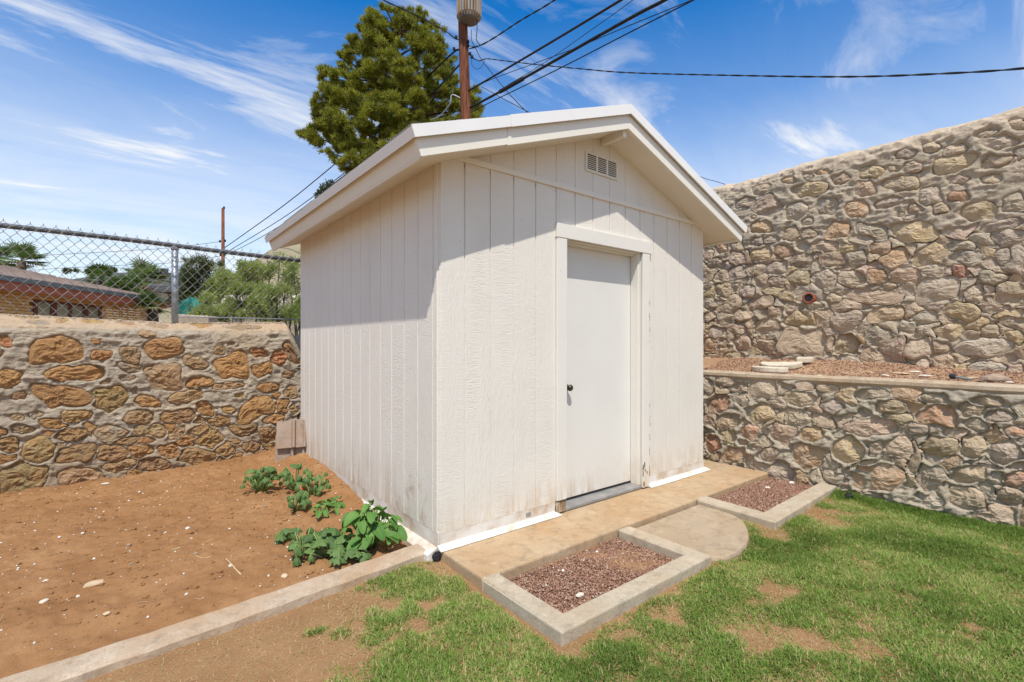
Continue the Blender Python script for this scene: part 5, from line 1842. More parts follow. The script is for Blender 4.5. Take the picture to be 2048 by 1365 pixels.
p = on_z(612, 978, 0.04)
pr = root('fallen_petals', (p[0], p[1], 0.03), 'crumpled red petals among the wilted squash leaves', 'petals')
for k in range(5):
    m = MB()
    g = random.Random(k)
    cx_, cy2 = p[0] + g.uniform(-0.06, 0.06), p[1] + g.uniform(-0.03, 0.03)
    V = [(cx_ + 0.028 * math.cos(t) * (0.7 + 0.3 * math.cos(3 * t + k)), cy2 + 0.022 * math.sin(t), 0.06 + 0.015 * math.sin(2 * t + k)) for t in np.linspace(0, 6.28, 9)[:-1]]
    m.add([(cx_, cy2, 0.045)] + V, [(0, 1 + i, 1 + (i + 1) % 8) for i in range(8)])
    m.build('petal', M['red_petal'], pr)

# ------------------------------------------------------------------ background helpers
def leaf_cloud(name, C_, Rr, per, L, W_, mat, parent=None, seed=0, up=0.3, shell=0.55, droop=0.0, quad=False, tint=None, squash=0.8, **kw):
    g = np.random.default_rng(seed)
    C_ = np.asarray(C_, float)
    Rr = np.asarray(Rr, float)
    per_ = np.maximum(8, (per * (Rr / Rr.mean()) ** 2)).astype(int)
    ci = np.repeat(np.arange(len(C_)), per_)
    n = len(ci)
    d = g.normal(size=(n, 3))
    d /= np.linalg.norm(d, axis=1)[:, None]
    rad = (shell + (1 - shell) * g.random(n)) * (0.75 + 0.5 * g.random(n) ** 3)
    p_ = C_[ci] + d * np.array([1, 1, squash]) * (Rr[ci] * rad)[:, None]
    dv = d * 0.8 + g.normal(size=(n, 3)) * 0.45 + np.array([0, 0, up])
    dv /= np.linalg.norm(dv, axis=1)[:, None]
    sd = np.cross(dv, g.normal(size=(n, 3)))
    sd /= np.linalg.norm(sd, axis=1)[:, None]
    l_ = L * g.uniform(0.6, 1.35, n)[:, None]
    w_ = W_ * g.uniform(0.7, 1.3, n)[:, None]
    if quad:
        V = np.stack([p_, p_ + dv * l_ * 0.45 + sd * w_, p_ + dv * l_, p_ + dv * l_ * 0.45 - sd * w_], 1)
        F_ = (np.arange(n) * 4)[:, None] + np.array([[0, 1, 2, 3]])
        kk = 4
    else:
        V = np.stack([p_ - sd * w_, p_ + sd * w_, p_ + dv * l_], 1)
        F_ = (np.arange(n) * 3)[:, None] + np.array([[0, 1, 2]])
        kk = 3
    me = mesh_from(name, V.reshape(-1, 3), F_)
    ct = g.uniform(-0.16, 0.16, len(C_)) if tint is None else tint
    t_ = np.clip(0.50 + ct[ci] + g.normal(0, 0.20, n), 0, 1)
    set_tint(me, np.repeat(t_, kk))
    return link(name, me, mat, parent, **kw)


def tapered(m, a, b, r0, r1, bend=0.0, g=random, n=5, seg=7):
    a, b = Vector(a), Vector(b)
    pts, rs = [], []
    off = Vector((g.uniform(-1, 1), g.uniform(-1, 1), g.uniform(-0.5, 0.5))) * bend
    for i in range(n):
        t = i / (n - 1)
        pts.append(a.lerp(b, t) + off * math.sin(t * math.pi))
        rs.append(r0 + (r1 - r0) * t)
    m.tube(pts, rs, seg)


# ------------------------------------------------------------------ pine tree behind the shed
outline = np.array([(738, 22), (762, 10), (800, 24), (832, 14), (862, 42), (882, 68), (896, 108), (908, 150), (920, 188), (945, 176), (962, 205), (964, 240), (930, 262), (860, 262), (815, 258), (790, 262),
                    (760, 290), (735, 300), (716, 344), (694, 346), (664, 322), (640, 304), (606, 276), (604, 256), (640, 246), (622, 226), (626, 206), (648, 192), (646, 172), (632, 156), (640, 142),
                    (682, 136), (680, 112), (698, 84), (712, 56), (736, 46)], float)


def inside(pts, poly):
    x, y = pts[:, 0], pts[:, 1]
    r = np.zeros(len(pts), bool)
    n = len(poly)
    for i in range(n):
        (x1, y1), (x2, y2) = poly[i], poly[(i + 1) % n]
        c_ = ((y1 > y) != (y2 > y)) & (x < (x2 - x1) * (y - y1) / (y2 - y1 + 1e-12) + x1)
        r ^= c_
    return r


DT = 19.0
g = np.random.default_rng(4)
cand = np.stack([g.uniform(600, 966, 6000), g.uniform(8, 420, 6000)], 1)
low_poly = np.array([(690, 250), (940, 240), (960, 420), (720, 420)], float)
cin = inside(cand, outline) | inside(cand, low_poly)
cand = cand[cin]
# keep clumps off the outline by their radius
pts, rad = [], []
dens_pts = np.concatenate([outline[i] + (outline[(i + 1) % len(outline)] - outline[i]) * t for i in range(len(outline)) for t in np.linspace(0, 1, 8)[:-1]]).reshape(-1, 2)
for c_ in cand:
    de = np.hypot(*(dens_pts - c_).T).min()
    r = min(g.uniform(11, 27), de + 3)
    if r < 7:
        continue
    if pts and (np.hypot(*(np.array(pts) - c_).T) < 0.54 * (np.array(rad) + r)).any():
        continue
    pts.append(c_)
    rad.append(r)
pts, rad = np.array(pts), np.array(rad)
ax = np.interp(pts[:, 1], [0, 100, 200, 300, 420], [800, 795, 790, 800, 830])
hw = np.interp(pts[:, 1], [10, 60, 150, 250, 420], [50, 95, 150, 170, 150])
rel = np.clip(np.abs(pts[:, 0] - ax) / hw, 0, 0.98)
dep = hw / F_PX * DT * np.sqrt(1 - rel ** 2) * g.choice([-1, -1, -0.8, -0.3, 0.5], len(pts)) * g.uniform(0.7, 1.0, len(pts))
TC = np.array([at_depth(x, y, DT + dd) for (x, y), dd in zip(pts, dep)])
TR = rad / F_PX * (DT + dep)
base_xy = at_depth(812, 686, DT)
pine = root('pine_tree', (base_xy[0], base_xy[1], -0.75), 'tall rounded pine tree with yellow green needles behind the utility pole', 'tree')
gs = np.random.default_rng(77)
SC_, SR_ = [], []
for c_, r_ in zip(TC, TR):
    for _ in range(6):
        o_ = gs.normal(0, 1, 3) * np.array([0.58, 0.58, 0.34]) * r_
        SC_.append(c_ + o_)
        SR_.append(r_ * gs.uniform(0.40, 0.74))
leaf_cloud('crown', SC_, SR_, 260, 0.13, 0.012, M['pine'], pine, 9, up=0.65, shell=0.1, squash=0.7)
tm_ = MB()
trunk_pts = [(base_xy[0], base_xy[1], -0.8)] + [tuple(at_depth(x, y, DT)) for x, y in ((812, 480), (808, 330), (800, 220), (792, 120), (785, 40))]
tm_.tube(trunk_pts, [0.42, 0.36, 0.30, 0.24, 0.14, 0.04], 10)
gg = random.Random(2)
for i in range(0, len(TC), 2):
    t = min(1, max(0, (pts[i, 1] + 40 - 40) / 440))
    yy = min(470, pts[i, 1] + gg.uniform(25, 70))
    xx = float(np.interp(yy, [40, 120, 220, 330, 480], [785, 792, 800, 808, 812]))
    tapered(tm_, at_depth(xx, yy, DT), TC[i], 0.07, 0.018, 0.25, gg, 5, 5)
tm_.build('trunk', M['bark'], pine, True)

# small dark tree far behind the eave
c_ = np.array([at_depth(x, y, 46) for x, y in ((652, 376), (662, 370), (646, 384), (664, 380), (640, 392), (656, 395), (660, 410), (650, 420))])
bx = at_depth(655, 690, 46)
dt_ = root('dark_tree', (bx[0], bx[1], -0.75), 'small dark distant tree peeking above the shed\'s eave', 'tree')
leaf_cloud('crown', c_, np.full(len(c_), 0.55), 260, 0.22, 0.05, M['dark_shrub'], dt_, 31, quad=True)
m = MB()
m.tube([(bx[0], bx[1], -0.8), tuple(at_depth(654, 500, 46)), tuple(at_depth(654, 395, 46))], [0.3, 0.22, 0.1], 7)
m.build('trunk', M['bark'], dt_, True)

# ------------------------------------------------------------------ utility pole with transformer
DP = 14.0
pb = at_depth(937, 686, DP)
up_ = root('utility_pole', (pb[0], pb[1], -0.75), 'reddish wooden utility pole carrying a finned transformer behind the shed', 'pole')
ptop = at_depth(924, -60, DP)
pmid = at_depth(932, 235, DP)
m = MB()
m.tube([(pb[0], pb[1], -0.8), tuple(pmid), tuple(at_depth(926, 60, DP)), tuple(ptop)], [0.20, 0.155, 0.135, 0.125], 14)
m.build('pole_shaft', M['pole_wood'], up_, True)
tb = at_depth(938, 42, DP - 0.25)
tr_ = MB()
zb_, R_ = tb[2], 0.275
tr_.lathe([(0.001, zb_), (R_ * 0.97, zb_), (R_, zb_ + 0.03), (R_, zb_ + 0.10), (R_, zb_ + 1.1), (R_ * 0.8, zb_ + 1.2), (0.05, zb_ + 1.24)], (tb[0], tb[1], 0), 28)
M['tank'] = simple('rusty_grey_tank', [(0.10, 0.09, 0.08), (0.20, 0.18, 0.16)], 3, 0.7, 20, 0.3, 0.005)
M['fin_grey'] = simple('grey_fin', [(0.26, 0.24, 0.21), (0.36, 0.33, 0.29)], 3, 0.7, 20, 0.2, 0.005)
M['fin_rust'] = simple('rust_fin', [(0.30, 0.15, 0.06), (0.42, 0.25, 0.12)], 3, 0.8, 20, 0.3, 0.005)
tank = tr_.build('transformer_tank', M['tank'], up_, True)
for k in range(26):
    a = 2 * math.pi * k / 26
    m = MB()
    m.prism([(R_ - 0.01, -0.012, zb_ + 0.03), (R_ + 0.075, -0.018, zb_ + 0.10), (R_ + 0.075, 0.018, zb_ + 0.10), (R_ - 0.01, 0.012, zb_ + 0.03)],
            [(R_ - 0.01, -0.012, zb_ + 1.05), (R_ + 0.075, -0.018, zb_ + 1.0), (R_ + 0.075, 0.018, zb_ + 1.0), (R_ - 0.01, 0.012, zb_ + 1.05)])
    m.v = [(x * math.cos(a) - y * math.sin(a) + tb[0], x * math.sin(a) + y * math.cos(a) + tb[1], z) for x, y, z in m.v]
    m.build('cooling_fin', M['fin_rust'] if k % 3 == 1 else M['fin_grey'], tank)
m = MB()
ah = at_depth(930, 30, DP - 0.1)
m.box(ah[0] - 0.06, ah[0] + 0.06, ah[1] - 0.25, ah[1] + 0.1, ah[2] + 0.1, ah[2] + 0.2)
m.build('transformer_bracket', M['tank'], up_)


def ins(px_, py_, r=0.045):
    c_ = at_depth(px_, py_, DP - 0.1)
    m = MB()
    m.lathe([(r * 0.5, -r), (r, -r * 0.5), (r * 0.7, 0), (r, r * 0.5), (r * 0.5, r)], tuple(c_), 10)
    m.build('insulator', M['cable'], up_, True)


for q_ in ((912, 75), (908, 98), (936, 84), (944, 114), (936, 92), (940, 108)):
    ins(*q_)


def wire(pts, r, label, group=None, twist=0.0, name='power_line', mat='cable', n=None, sag=0.0):
    """pts: (px, py, depth); smooth curve through them"""
    P_ = [Vector(at_depth(*p_)) for p_ in pts]
    if len(P_) == 2 and sag:
        a, b = P_
        P_ = [a.lerp(b, t) - Vector((0, 0, sag * 4 * t * (1 - t))) for t in np.linspace(0, 1, 14)]
    else:
        Q = []
        for i in range(len(P_) - 1):
            p0, p1, p2, p3 = P_[max(0, i - 1)], P_[i], P_[i + 1], P_[min(len(P_) - 1, i + 2)]
            for t in np.linspace(0, 1, 7)[:-1]:
                Q.append(0.5 * ((2 * p1) + (-p0 + p2) * t + (2 * p0 - 5 * p1 + 4 * p2 - p3) * t * t + (-p0 + 3 * p1 - 3 * p2 + p3) * t ** 3))
        Q.append(P_[-1])
        P_ = Q
    m = MB()
    if twist:
        fine = []
        for i in range(len(P_) - 1):
            for t in np.linspace(0, 1, 6)[:-1]:
                fine.append(P_[i].lerp(P_[i + 1], t))
        fine.append(P_[-1])
        s0 = 0.0
        st = [[], []]
        for i, p_ in enumerate(fine):
            if i:
                s0 += (fine[i] - fine[i - 1]).length
            for k in (0, 1):
                a = s0 * twist + k * math.pi
                st[k].append(p_ + Vector((0.3 * math.cos(a), 0.3 * math.cos(a), math.sin(a))) * r * 0.9)
        for k in (0, 1):
            m.tube(st[k], r, 5)
    else:
        m.tube(P_, r, 6)
    return m.build(name, M[mat], None, True, label=label, cat='cable', group=group)


wire([(934, 184, 14), (1067, 106, 11.6), (1243, 0, 9.2), (1500, -160, 7)], 0.026, 'thick black cable rising straight from the pole, uppermost of its bundle')
wire([(938, 217, 14), (1000, 184, 12.9), (1067, 146, 11.6), (1260, 37, 9.3), (1334, -2, 8.7), (1520, -110, 7.2)], 0.034, 'thickest black cable rising from the pole between two thinner ones')
wire([(1046, 158, 12.0), (1030, 167, 12.3), (1000, 184, 12.9)], 0.055, 'fat splice case on the thickest cable', name='cable_splice')
wire([(905, 248, 14.4), (965, 213, 13.6), (1108, 143, 11.2), (1260, 65, 9.4), (1392, -2, 8.3), (1540, -80, 7)], 0.013, 'thin black cable below the thickest one, meeting the pole at the roof edge')
wire([(1016, 170, 12.7), (1081, 131, 11.8), (1180, 62, 10.2), (1266, 0, 9), (1400, -110, 7.5)], 0.007, 'hair-thin line splitting steeply off the thickest cable')
wire([(938, 181, 14), (981, 160, 13.4), (1067, 128, 12), (1150, 97, 11), (1260, 51, 9.6), (1385, 0, 8.4), (1500, -50, 7.4)], 0.009, 'thin line crossing over the thickest cable')
wire([(938, 98, 14), (958, 92, 13.8), (975, 84, 13.6), (1004, 66, 13.2), (1040, 42, 12.6), (1110, 0, 11.6), (1220, -80, 10)], 0.013, 'wavy twisted service cable sagging away from below the transformer', twist=9)
wire([(940, 114, 14), (958, 122, 13.8), (972, 118, 13.7), (1000, 121, 13.2), (1067, 129, 12.4), (1160, 138, 11.4), (1260, 146, 10.4), (1500, 152, 8.4), (1700, 154, 7.2), (1880, 148, 6.4), (2048, 137, 5.8), (2300, 105, 5.0)], 0.0085, 'lone twisted service cable running level above the tall rubble wall', twist=10)
wire([(918, 80, 14), (910, 77, 14), (890, 62, 14), (850, 40, 14), (800, 16, 13.6), (766, 0, 13.4), (700, -40, 13)], 0.013, 'twisted cable running from the pole over the pine tree\'s top', twist=8)
wire([(918, 100, 14), (906, 106, 14.2), (860, 150, 17), (800, 212, 20), (720, 285, 24), (650, 345, 28), (560, 417, 32), (448, 497, 39)], 0.030, 'upper black line from the tall pole down to the far pole')
wire([(926, 122, 14), (880, 172, 16.5), (800, 250, 21), (724, 318, 25), (650, 376, 29), (560, 440, 34), (448, 508, 39)], 0.026, 'lower black line from the tall pole down to the far pole')
wire([(905, 240, 14.5), (800, 292, 19), (690, 350, 26), (600, 425, 32), (520, 476, 36), (449, 512, 39)], 0.022, 'third black line reaching the far pole just under the eave')
wire([(934, 205, 14), (905, 190, 14), (900, 208, 14), (880, 232, 14.2), (862, 240, 14.4)], 0.016, 'grey looped drop cable hanging off the pole', mat='galv')
wire([(938, 92, 14), (950, 96, 13.9), (962, 118, 13.6), (985, 148, 13.2), (1020, 190, 12.8), (1057, 228, 12.2)], 0.010, 'slack cable dropping steeply from the pole behind the roof')
wire([(962, 174, 13.8), (975, 180, 13.4), (1010, 200, 12.8), (1062, 227, 12.2)], 0.008, 'thin drop line crossing the slack cable above the roof')
wire([(954, 36, 13.7), (954, 60, 13.8), (953, 80, 13.8), (960, 90, 13.8)], 0.012, 'black jumper lead hanging from the transformer to the service cable', name='jumper_lead')
wire([(943, 60, 13.9), (943, 80, 13.9), (950, 95, 13.9)], 0.009, 'short jumper lead beside the pole below the transformer', name='jumper_lead')
wire([(942, 112, 13.9), (944, 130, 13.9), (955, 139, 13.8), (966, 130, 13.8), (970, 119, 13.8)], 0.007, 'slack loop of thin wire below the insulators', name='wire_loop')
wire([(-60, 521, 38), (90, 511, 38), (200, 505, 38), (330, 497, 38), (446, 483, 39)], 0.016, 'thin distant line reaching the far pole, upper of two', name='distant_line')
wire([(-60, 552, 38), (90, 539, 38), (220, 532, 38), (345, 526, 38), (446, 512, 39)], 0.016, 'thin distant line reaching the far pole, lower of two', name='distant_line')
wire([(1380, 346, 30), (1415, 359, 30), (1450, 369, 30), (1600, 420, 30)], 0.018, 'thin line showing between the roof edge and the tall wall', name='distant_line')

fp = at_depth(446, 686, 39)
fpr = root('far_pole', (fp[0], fp[1], -0.75), 'slim reddish wooden pole standing far beyond the fence', 'pole')
m = MB()
m.tube([(fp[0], fp[1], -0.8), tuple(at_depth(446, 417, 39))], [0.17, 0.11], 10)
m.build('pole_shaft', M['pole_wood'], fpr, True)
for (a, b_) in ((448, 416), (440, 483), (450, 482), (441, 510), (450, 510)):
    c_ = at_depth(a, b_, 39)
    m = MB()
    m.lathe([(0.05, -0.1), (0.09, 0), (0.05, 0.1)], tuple(c_), 8)
    m.build('insulator', M['cable'], fpr)

# ------------------------------------------------------------------ neighbour's brick house
HD = FV - 0.09 * RV                     # along the eave, away from us
HD = HD / np.linalg.norm(HD)
HN = np.array([HD[1], -HD[0], 0])       # outwards, towards us / right
EV = CAM + FV * 0 + RV * -10.4          # foot of the eave line at depth 0


def HP(t, o, z):
    """t metres along the house, o metres out from the eave line, z height"""
    p_ = EV + HD * t + HN * o
    return (p_[0], p_[1], z)


EZ = CAM[2] + 1.5
T0, T1 = 3.0, 16.9
OV = 0.55
house = root('brick_house', HP(10, -3, -0.75), 'ochre brick house with rust coloured fascia and shallow tan roof', 'house')


def hbox(m, t0, t1, o0, o1, z0, z1):
    q_ = [(t0, o0), (t1, o0), (t1, o1), (t0, o1)]
    return m.prism([HP(t, o, z0) for t, o in q_], [HP(t, o, z1) for t, o in q_])


m = MB()
TW1 = 16.0 - OV
tw_end = 14.6
hbox(m, T0, tw_end, -7.2, -OV, -0.8, EZ - 0.22)
hw_ = m.build('wall', M['brick_mortar'], house)


def depth_t(px_, o):
    """t at which the line offset o crosses the vertical plane of image column px_"""
    d = ray(px_, 686)
    A_ = np.array([[HD[0], -d[0]], [HD[1], -d[1]]])
    bb = CAM[:2] - (EV + HN * o)[:2]
    return float(np.linalg.solve(A_, bb)[0])


wt0, wt1 = depth_t(69, -OV), depth_t(198, -OV)
bt_end = depth_t(287, -OV)
# bricks, one by one where they can be told apart
bl, bh, gp = 0.235, 0.078, 0.013
bm_ = MB().box(0, bl - gp, -0.012, 0.006, 0, bh - gp).mesh('brick')
RB = Matrix(((HD[0], -HN[0], 0, 0), (HD[1], -HN[1], 0, 0), (0, 0, 1, 0), (0, 0, 0, 1)))
wz1 = EZ - 0.40
rowz = EZ - 0.235
r = 0
cnt = 0
while cnt < 300 and r < 12:
    rowz -= bh
    t = depth_t(-25, -OV) - (bl / 2 if r % 2 else 0)
    while t < bt_end - 0.02:
        if not (rowz < wz1 - 0.01 and t + bl > wt0 - 0.02 and t < wt1 + 0.02):
            b0 = HP(t, -OV, rowz)
            link('brick', bm_, M['brick'], hw_, Matrix.Translation(b0) @ RB)
            cnt += 1
        t += bl
    r += 1
# window band
wz0 = -0.2
nwin = 4
wstep = (wt1 - wt0) / nwin
for k in range(nwin):
    m = MB()
    hbox(m, wt0 + k * wstep + 0.05, wt0 + (k + 1) * wstep - 0.05, -OV + 0.001, -OV + 0.012, wz0, wz1 - 0.06)
    m.build('window_pane', M['glass'], house)
m = MB()
for k in range(nwin + 1):
    t = wt0 + k * wstep
    w = 0.09 if k in (1, 3) else 0.05
    hbox(m, t - w, t + w, -OV, -OV + 0.04, wz0, wz1)
hbox(m, wt0, wt1, -OV + 0.002, -OV + 0.038, wz1 - 0.06, wz1 - 0.001)
m.build('window_frame', M['dark_wood'], house)
m = MB()
hbox(m, T0, T1, -0.05, 0.0, EZ - 0.30, EZ - 0.03)
hbox(m, T1 - 0.05, T1, -7.9, -0.051, EZ - 0.30, EZ - 0.03)
m.build('fascia', M['rust_fascia'], house)
m = MB()
hbox(m, T0, T1 - 0.05, -7.9, -0.051, EZ - 0.215, EZ - 0.19)
m.build('eave_soffit', M['rust_fascia'], house)
m = MB()
hbox(m, T0, T1 + 0.04, 0.001, 0.07, EZ - 0.10, EZ + 0.012)
m.build('gutter', M['grey_gutter'], house)
rg = 4.0
rp = 0.245
V = [HP(T0, 0.03, EZ), HP(T1 + 0.03, 0.03, EZ), HP(T1 + 0.03, -2 * rg, EZ), HP(T0, -2 * rg, EZ), HP(T0, -rg, EZ + rg * rp), HP(T1 - rg, -rg, EZ + rg * rp)]
m = MB().add(V, [(0, 1, 5, 4), (1, 2, 5), (2, 3, 4, 5), (0, 4, 3), (0, 3, 2, 1)])
hr = m.build('roof', M['roof_tan'], house)
k = 0
while k < 14:
    o = -0.05 - k * 0.28
    zc_ = EZ + (-o + 0.03) * rp
    m = MB()
    t1_ = T1 + o - 0.02
    m.prism([HP(T0, o, zc_ + 0.030), HP(T0, o - 0.285, zc_ + 0.285 * rp + 0.006), HP(T0, o, zc_ + 0.004)], [HP(t1_, o, zc_ + 0.030), HP(t1_ - 0.285, o - 0.285, zc_ + 0.285 * rp + 0.006), HP(t1_, o, zc_ + 0.004)])
    m.build('shingle_course', M['roof_tan'], hr)
    k += 1

# ------------------------------------------------------------------ far house, palms, shrubs, hill
def far_house(px0, px1, ridge_py, eave_py, D_, label, wall='stucco', roof_='roof_dark'):
    a, b_ = at_depth(px0, eave_py, D_), at_depth(px1, eave_py, D_)
    rz = at_depth((px0 + px1) / 2, ridge_py, D_ + 3)[2]
    d = (b_ - a)
    L = np.linalg.norm(d[:2])
    d = d / np.linalg.norm(d)
    nn = np.array([-d[1], d[0], 0])
    if nn @ FV < 0:
        nn = -nn
    rt = root('far_house', (a[0], a[1], -0.75), label, 'house')
    ez = a[2]

    def Q(t, o, z):
        p_ = a + d * t + nn * o
        return (p_[0], p_[1], z)
    m = MB()
    m.prism([Q(0.4, 0.5, -0.8), Q(L - 0.4, 0.5, -0.8), Q(L - 0.4, 8, -0.8), Q(0.4, 8, -0.8)], [Q(0.4, 0.5, ez), Q(L - 0.4, 0.5, ez), Q(L - 0.4, 8, ez), Q(0.4, 8, ez)])
    m.build('wall', M[wall], rt)
    m = MB()
    m.add([Q(0, 0, ez), Q(L, 0, ez), Q(L, 8.5, ez), Q(0, 8.5, ez), Q(2.5, 4.2, rz), Q(L - 2.5, 4.2, rz), Q(0, 0, ez - 0.2), Q(L, 0, ez - 0.2), Q(L, 8.5, ez - 0.2), Q(0, 8.5, ez - 0.2)],
          [(0, 1, 5, 4), (1, 2, 5), (2, 3, 4, 5), (3, 0, 4), (0, 6, 7, 1), (1, 7, 8, 2), (2, 8, 9, 3), (3, 9, 6, 0), (6, 9, 8, 7)])
    rr = m.build('roof', M[roof_], rt)
    m = MB()
    cx2 = Q(L - 3.0, 3.4, rz)
    m.box(cx2[0] - 0.25, cx2[0] + 0.25, cx2[1] - 0.25, cx2[1] + 0.25, rz - 0.4, rz + 0.18)
    m.build('chimney', M['roof_dark'], rr)
    return rt


far_house(60, 345, 541, 572, 34, 'long low house with charcoal roof beyond the palm trees')
far_house(308, 372, 562, 577, 27, 'small shed-like house with dark roof behind the fence post', 'dark_wood')


def palm(px_, py_, D_, size, label, seed, trunk=True):
    g = random.Random(seed)
    c_ = Vector(at_depth(px_, py_, D_))
    rt = root('fan_palm', (c_.x, c_.y, -0.75), label, 'palm tree', 'fan palms beyond the brick house')
    m = MB()
    m.tube([(c_.x, c_.y, -0.8), (c_.x + 0.03, c_.y, c_.z * 0.5), tuple(c_)], [0.22, 0.18, 0.14], 9)
    m.build('trunk', M['bark'], rt, True)
    for i in range(26):
        a = g.uniform(0, 2 * math.pi)
        el = g.uniform(-0.35, 1.25)
        d = Vector((math.cos(a) * math.cos(el), math.sin(a) * math.cos(el), math.sin(el)))
        L1 = size * g.uniform(0.35, 0.6)
        hub = c_ + d * L1
        sd = d.cross(Vector((0, 0, 1))).normalized()
        upv = sd.cross(d)
        m = MB()
        V, Fc, tv = [], [], []
        nb = 15
        m.tube([c_, c_ + d * L1 * 0.5, hub], 0.012, 4)
        for k in range(nb):
            q_ = (k / (nb - 1) - 0.5) * 3.6
            bd = (d * math.cos(q_) + sd * math.sin(q_)).normalized()
            Lb = size * 0.62 * (0.75 + 0.25 * math.cos(q_))
            tip = hub + bd * Lb - Vector((0, 0, 0.22 * Lb)) * g.uniform(0.2, 1.2)
            w = bd.cross(upv).normalized() * size * 0.035
            md = hub + bd * Lb * 0.5
            m.add([hub, md + w, tip, md - w], [(0, 1, 2, 3)])
        me = m.mesh('frond')
        set_tint(me, np.full(len(m.v), min(1, max(0, g.gauss(0.5, 0.25)))))
        link('frond', me, M['palm'], rt)
    return rt


palm(43, 522, 20, 0.85, 'fan palm rising alone above the brick house\'s roof', 1)
palm(203, 562, 24, 0.95, 'fan palm in front of the charcoal roof, farther from the post', 2)
palm(288, 560, 22, 1.05, 'fan palm in front of the charcoal roof, next to the post', 3)
palm(-4, 520, 26, 0.9, 'fan palm cut by the picture edge behind the brick house', 4)
palm(305, 614, 15.6, 0.55, 'small dark palm under the end of the rust coloured fascia', 5)


def shrub(items, D_, label, seed, mat='shrub', per=420, L=0.10, W_=0.022, name='shrub', group=None, stems=10):
    """items: (px, py, radius px)"""
    g = random.Random(seed)
    C_ = np.array([at_depth(x, y, D_ + g.uniform(-0.5, 0.5)) for x, y, r in items])
    R_2 = np.array([r / F_PX * D_ for x, y, r in items])
    cx2 = at_depth(np.mean([i[0] for i in items]), 686, D_)
    rt = root(name, (cx2[0], cx2[1], -0.75), label, 'shrub', group)
    leaf_cloud('foliage', C_, R_2 * 1.25, per * 1.5, L * 0.8, W_ * 0.7, M[mat], rt, seed, up=0.35, shell=0.0, quad=True, squash=0.9)
    m = MB()
    for k in range(min(stems, len(C_))):
        tapered(m, (cx2[0] + g.uniform(-0.2, 0.2), cx2[1] + g.uniform(-0.2, 0.2), -0.76), C_[k], 0.035, 0.008, 0.18, g, 6, 5)
    m.build('stems', M['twig'], rt)


def blob(x0, x1, y0, y1, n, r, seed):
    g = random.Random(seed)
    return [(g.uniform(x0, x1), g.uniform(y0, y1), g.uniform(r * 0.7, r * 1.3)) for _ in range(n)]


shrub(blob(365, 425, 530, 600, 16, 17, 1) + [(402, 520, 10), (388, 524, 10)], 17, 'dense dark green shrub right behind the fence post', 61, 'dark_shrub', 520)
shrub([(370, 520, 7), (373, 530, 8), (368, 540, 9), (374, 548, 9)], 30, 'slim dark cypress tip showing beside the fence post', 62, 'dark_shrub', 300, name='cypress')
shrub(blob(425, 480, 540, 600, 14, 15, 2), 15, 'green feathery shrub below the far pole', 63, 'shrub', 480)
shrub(blob(390, 470, 600, 640, 14, 13, 3), 9.5, 'yellowish green weedy shrub right behind the wall top', 64, 'shrub', 420, 0.07, 0.014)
shrub(blob(460, 540, 575, 642, 20, 14, 4), 8.8, 'bright green feathery shrub filling the middle of the fence bay', 65, 'shrub', 420, 0.07, 0.012)
shrub(blob(540, 604, 560, 645, 18, 14, 5) + blob(545, 598, 520, 560, 8, 12, 6), 8.2, 'tall thin feathery shrub with dark stems against the shed\'s back corner', 66, 'shrub', 260, 0.07, 0.010, stems=20)
shrub(blob(480, 560, 530, 575, 12, 14, 7), 13, 'pale green shrub on the slope above the stone terrace', 67, 'shrub', 420, 0.09, 0.016)
shrub([(380 + 30 * k, 528 - 0 * k, 8) for k in range(3)] + [(440, 530, 8)], 28, 'row of distant bushes below the far pole', 68, 'dark_shrub', 260)
shrub(blob(120, 240, 540, 548, 14, 5, 9), 44, 'distant dark hedge line above the charcoal roof', 69, 'dark_shrub', 160, 0.2, 0.05, name='hedge')
shrub(blob(210, 270, 560, 585, 9, 10, 10), 20, 'green garden bush between the two fan palms', 70, 'palm', 320, 0.16, 0.03)

# hill with scattered scrub behind the shrubs
def hill_z(x, y):
    return -1.2 + 11.2 * np.exp(-(((x - HC[0]) * RV[0] + (y - HC[1]) * RV[1]) / 13.0) ** 2 - (((x - HC[0]) * FV[0] + (y - HC[1]) * FV[1]) / 16.0) ** 2) + 0.35 * fbm(P3(x * 0.25, y * 0.25), 4, 44)


HC = at_depth(690, 686, 42)
link('hill', grid_mesh('hill', np.arange(HC[0] - 36, HC[0] + 36, 0.8), np.arange(HC[1] - 22, HC[1] + 22, 0.8), hill_z), M['hill'], kind='structure')
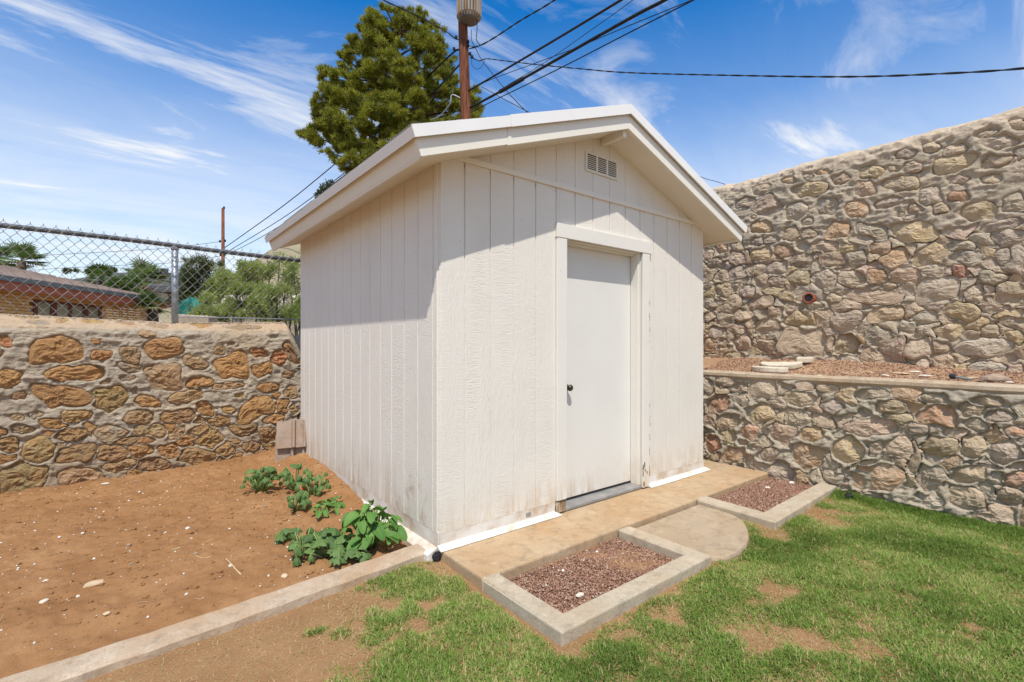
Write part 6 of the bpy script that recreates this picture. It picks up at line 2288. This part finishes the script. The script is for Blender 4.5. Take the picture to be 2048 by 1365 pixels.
# pale rubble terrace wall on the slope
tw = root('terrace_wall', tuple(at_depth(560, 600, 11.5)), 'pale stone terrace wall sloping up behind the feathery shrubs', 'wall')
g = random.Random(5)
line = [(452, 590), (480, 578), (510, 566), (540, 557), (570, 578 - 20), (620, 545)]
a_, b2 = at_depth(448, 592, 11.8), at_depth(606, 562, 10.6)
m = MB()
dW = Vector(b2) - Vector(a_)
m.prism([tuple(a_), tuple(b2), (b2[0], b2[1], -0.8), (a_[0], a_[1], -0.8)], [(a_[0] + 0.2, a_[1] + 0.3, a_[2]), (b2[0] + 0.2, b2[1] + 0.3, b2[2]), (b2[0] + 0.2, b2[1] + 0.3, -0.8), (a_[0] + 0.2, a_[1] + 0.3, -0.8)])
m.build('mortar_core', M['mortar_high'], tw)
for k in range(34):
    t = g.random()
    c_ = Vector(a_).lerp(Vector(b2), t) - Vector((FV[0] * 0.03, FV[1] * 0.03, g.uniform(0.05, 0.5)))
    o = link('stone', rock_mesh(0.13 * g.uniform(0.6, 1.2), 0.06, 0.08 * g.uniform(0.6, 1.1), 90 + k, 1), M['pebble'], tw, Matrix.Translation(c_) @ Matrix.Rotation(-YAW, 4, 'Z'))
# low pale wall cap behind the fence post
a_, b2 = at_depth(345, 628, 7.6), at_depth(416, 632, 7.0)
m = MB()
m.prism([tuple(a_), tuple(b2), (b2[0], b2[1], -0.8), (a_[0], a_[1], -0.8)], [(a_[0] + 0.15, a_[1] + 0.2, a_[2]), (b2[0] + 0.15, b2[1] + 0.2, b2[2]), (b2[0] + 0.15, b2[1] + 0.2, -0.8), (a_[0] + 0.15, a_[1] + 0.2, -0.8)])
m.build('neighbour_wall', M['coping'], None, label='short tan wall just behind the fence post', cat='wall', bevel=0.02)
# teal tarp heap
tp = at_depth(378, 640, 10.5)
V, Fc = [], []
nu = 26
for i in range(nu):
    a = 2 * math.pi * i / nu
    rr = 0.36 * (1 + 0.22 * math.cos(7 * a) + 0.1 * math.cos(11 * a + 1))
    V.append((tp[0] + rr * math.cos(a), tp[1] + rr * math.sin(a), -0.8))
for i in range(nu):
    a = 2 * math.pi * i / nu
    rr = 0.26 * (1 + 0.30 * math.cos(7 * a) + 0.14 * math.cos(13 * a + 1))
    V.append((tp[0] + rr * math.cos(a), tp[1] + rr * math.sin(a), tp[2] + 0.30 + 0.1 * math.cos(3 * a)))
V.append((tp[0] + 0.03, tp[1], tp[2] + 0.50))
for i in range(nu):
    j = (i + 1) % nu
    Fc += [(i, j, nu + j, nu + i), (nu + i, nu + j, 2 * nu)]
MB().add(V, Fc).build('tarp_heap', M['tarp'], None, label='folded teal cloth bundle standing behind the fence post', cat='cloth')
